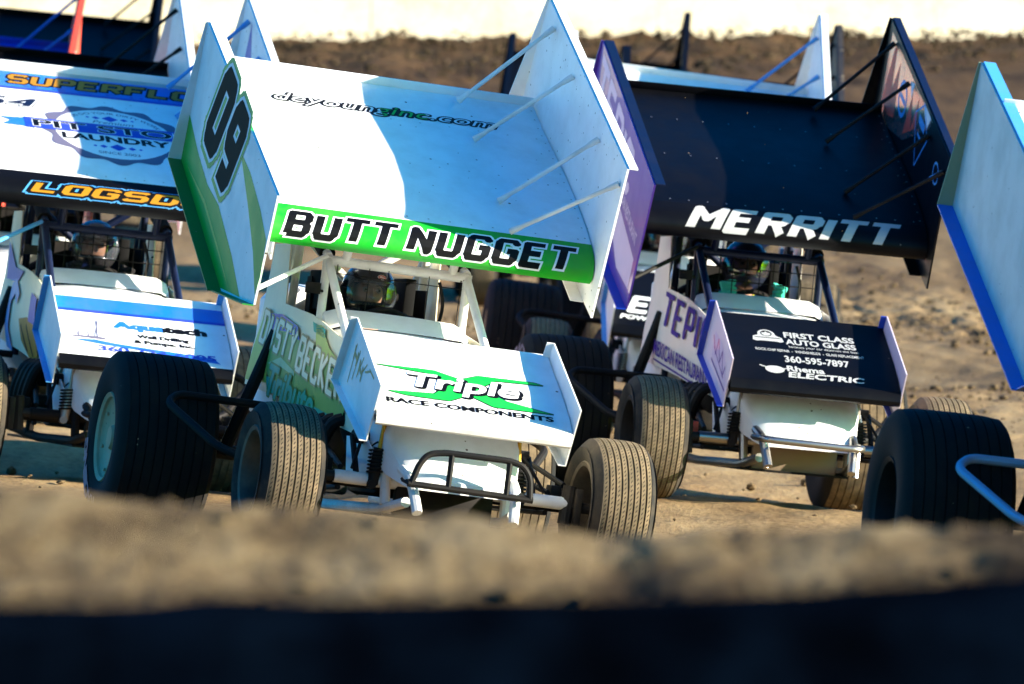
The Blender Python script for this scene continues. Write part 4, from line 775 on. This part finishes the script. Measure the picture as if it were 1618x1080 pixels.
fgx = np.array([-60, -20, 0, 20, 60.]); fgy = np.array([-50, -10, 4, 9, 12.7]); FX, FY = np.meshgrid(fgx, fgy); FZ = ground_z(FX, FY) + .03
i5 = np.arange(25).reshape(5, 5); setp(link('bounce_blocker', grid_mesh('bounce_blocker', np.stack([FX, FY, FZ], -1).reshape(-1, 3), np.stack([i5[:-1, :-1], i5[:-1, 1:], i5[1:, 1:], i5[1:, :-1]], -1).reshape(-1, 4)), dirt('bounce_blocker_dark', [(.015, .010, .006), (.03, .021, .012), (.05, .036, .02)], 3, .5)), 'unseen dark sheet added on the camera side of the ridge to cut bounced light', None, None, 'structure')  # unseen dark ground sheet, added to cut bounced sunlight in the foreground
def crest(x): return np.interp(x, [-3, -.93, -.43, 0, .19, .68, .93, 3], [.66, .645, .605, .588, .562, .570, .580, .58]) + .010 + .014 * fbm(x * 2.5, x * 0 + 3.3, 3, 41)
bx = axis([(-14, -2.5, .12), (-2.5, 2.5, .018), (2.5, 14, .12)]); bt = np.linspace(0, 1, 190); BX, BT = np.meshgrid(bx, bt)
BY = 11.0 + 5.2 * BT; c_ = crest(BX); yc = 13.6 + .10 * fbm(BX * 1.3, BX * 0 + 9, 3, 51); d = BY - yc
BZ = np.where(d < 0, c_ + .42 * d, c_ - .42 * d * d / (d + .25)); BZ += .016 * fbm(BX * 6, BY * 6, 4, 61) + .018 * np.abs(fbm(BX * 16, BY * 16, 3, 71)); BZ = np.maximum(BZ, ground_z(BX, BY) - .06)
V = np.stack([BX, BY, BZ], -1).reshape(-1, 3); idx = np.arange(BX.size).reshape(BX.shape); Fq = np.stack([idx[:-1, :-1], idx[:-1, 1:], idx[1:, 1:], idx[1:, :-1]], -1).reshape(-1, 4)
setp(link('dirt_berm', grid_mesh('dirt_berm', V, Fq), berm_m), 'blurred ridge of loose soil along the near edge of the track', None, None, 'structure')
def clods(name, pts, sizes, mat, label):
    bm = bmesh.new(); bmesh.ops.create_icosphere(bm, subdivisions=1, radius=1); bv = np.array([v.co for v in bm.verts]); bm.verts.index_update(); bf = np.array([[v.index for v in f.verts] for f in bm.faces]); bm.free()
    n = len(pts); q = bv[None] * (1 + .45 * (rng.random((n, len(bv), 1)) - .5)) * (sizes[:, None, None] * (np.array([1, 1, .7]) * (.7 + .6 * rng.random((n, 1, 3))))) + pts[:, None]
    f = (bf[None] + (np.arange(n) * len(bv))[:, None, None]).reshape(-1, 3); me = bpy.data.meshes.new(name); me.from_pydata(q.reshape(-1, 3).tolist(), [], f.tolist()); me.materials.append(None); setp(link(name, me, mat), label, None, None, 'stuff')
n = 22000; cx = rng.uniform(-6, 6.5, n); cy = rng.uniform(30, 66, n); dens = np.exp(-((cy - (50 + .6 * (cx - 4))) / 2.4) ** 2) * np.clip(cx / 2, 0, 1) + .05 + .4 * (vnoise(cx * .5, cy * .25, 21) > .18) * (cy > 43); kp = rng.random(n) < dens
cx, cy = cx[kp], cy[kp]; sz = .008 + .03 * rng.random(len(cx)) ** 4; clods('soil_clods', np.stack([cx, cy, ground_z(cx, cy) + sz * .3 + .01], -1), sz, clod_m, 'scattered clods of churned clay on the track')
n = 2600; cx = rng.uniform(-9, 9, n); cy = 98.0 + .35 * cx - rng.random(n) ** 1.5 * 7 - .3; sz = .02 + .045 * rng.random(n) ** 3; clods('soil_clods', np.stack([cx, cy, ground_z(cx, cy) + .20 * rng.random(n)], -1), sz, dark_clod_m, 'dark lumps of soil heaped against the far wall')
n = 1500; cx = rng.uniform(-2.4, 2.4, n); cy = 13.5 + rng.normal(0, .55, n); dd = cy - 13.6; cz = np.where(dd < 0, crest(cx) + .42 * dd, crest(cx) - .42 * dd * dd / (dd + .25)); sz = .004 + .022 * rng.random(n) ** 4; clods('soil_clods', np.stack([cx, cy, cz + sz * .2], -1), sz, berm_m, 'small crumbs of soil on the near ridge')
wall = empty('concrete_wall', Matrix.Translation((0, 98.4, 4.2)) @ Matrix.Rotation(math.atan(.35), 4, 'Z')); setp(wall, 'long whitewashed concrete wall above the banking at the back', 'wall')
for i in range(-14, 15):
    part('wall_panel', 'wp_panel', lambda mb: mb.slab([(-1.997, -.125, -.4), (1.997, -.125, -.4), (1.997, -.125, 3.0), (-1.997, -.125, 3.0)], (0, .25, 0)), wall_m, wall, (i * 4., .003 * ((i * 7) % 3 - 1), 0))
shade_strip_m = dirt('foreground_shade_black', [(.0004, .0006, .001), (.0008, .0016, .0035), (.002, .005, .011)], 6, .3, None, .5, .9, 1.); shade_strip_m.node_tree.nodes['Principled BSDF'].inputs['Specular IOR Level'].default_value = 0  # stands in for the shaded foreground dirt: its darkness is in the colour
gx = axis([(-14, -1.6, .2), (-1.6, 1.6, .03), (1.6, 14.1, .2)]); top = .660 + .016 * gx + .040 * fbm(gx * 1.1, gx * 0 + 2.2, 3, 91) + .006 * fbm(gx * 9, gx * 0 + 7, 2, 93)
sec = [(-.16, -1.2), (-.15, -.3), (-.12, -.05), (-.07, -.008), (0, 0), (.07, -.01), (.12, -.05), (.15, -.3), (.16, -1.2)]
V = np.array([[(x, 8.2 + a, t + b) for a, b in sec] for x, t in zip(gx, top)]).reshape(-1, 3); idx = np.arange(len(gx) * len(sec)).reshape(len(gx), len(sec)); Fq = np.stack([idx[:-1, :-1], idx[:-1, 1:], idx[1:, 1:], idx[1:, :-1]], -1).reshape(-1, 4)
setp(link('shade_strip', grid_mesh('shade_strip', V, Fq), shade_strip_m), 'near-black strip modelled in place of shaded dirt, blurred across the bottom of the picture', 'shade strip')
n = 90; cx = rng.uniform(-2.3, 2.6, n); cy = rng.uniform(33, 44, n); cz = rng.uniform(.3, 2.3, n); clods('flying_dirt', np.stack([cx, cy, cz], -1), .002 + .005 * rng.random(n) ** 2, dark_clod_m, 'specks of dirt thrown into the air by the wheels')
n = 2600; tt = rng.random(n); cx = 2.0 + 3.6 * tt + rng.normal(0, .4, n); cy = 67 - 11 * tt + rng.normal(0, 1.6, n); sz = .006 + .042 * rng.random(n) ** 4; clods('soil_clods', np.stack([cx, cy, ground_z(cx, cy) + sz * .1 + .012], -1), sz, clod_m, 'streak of dark moist clods thrown up across the track at right')
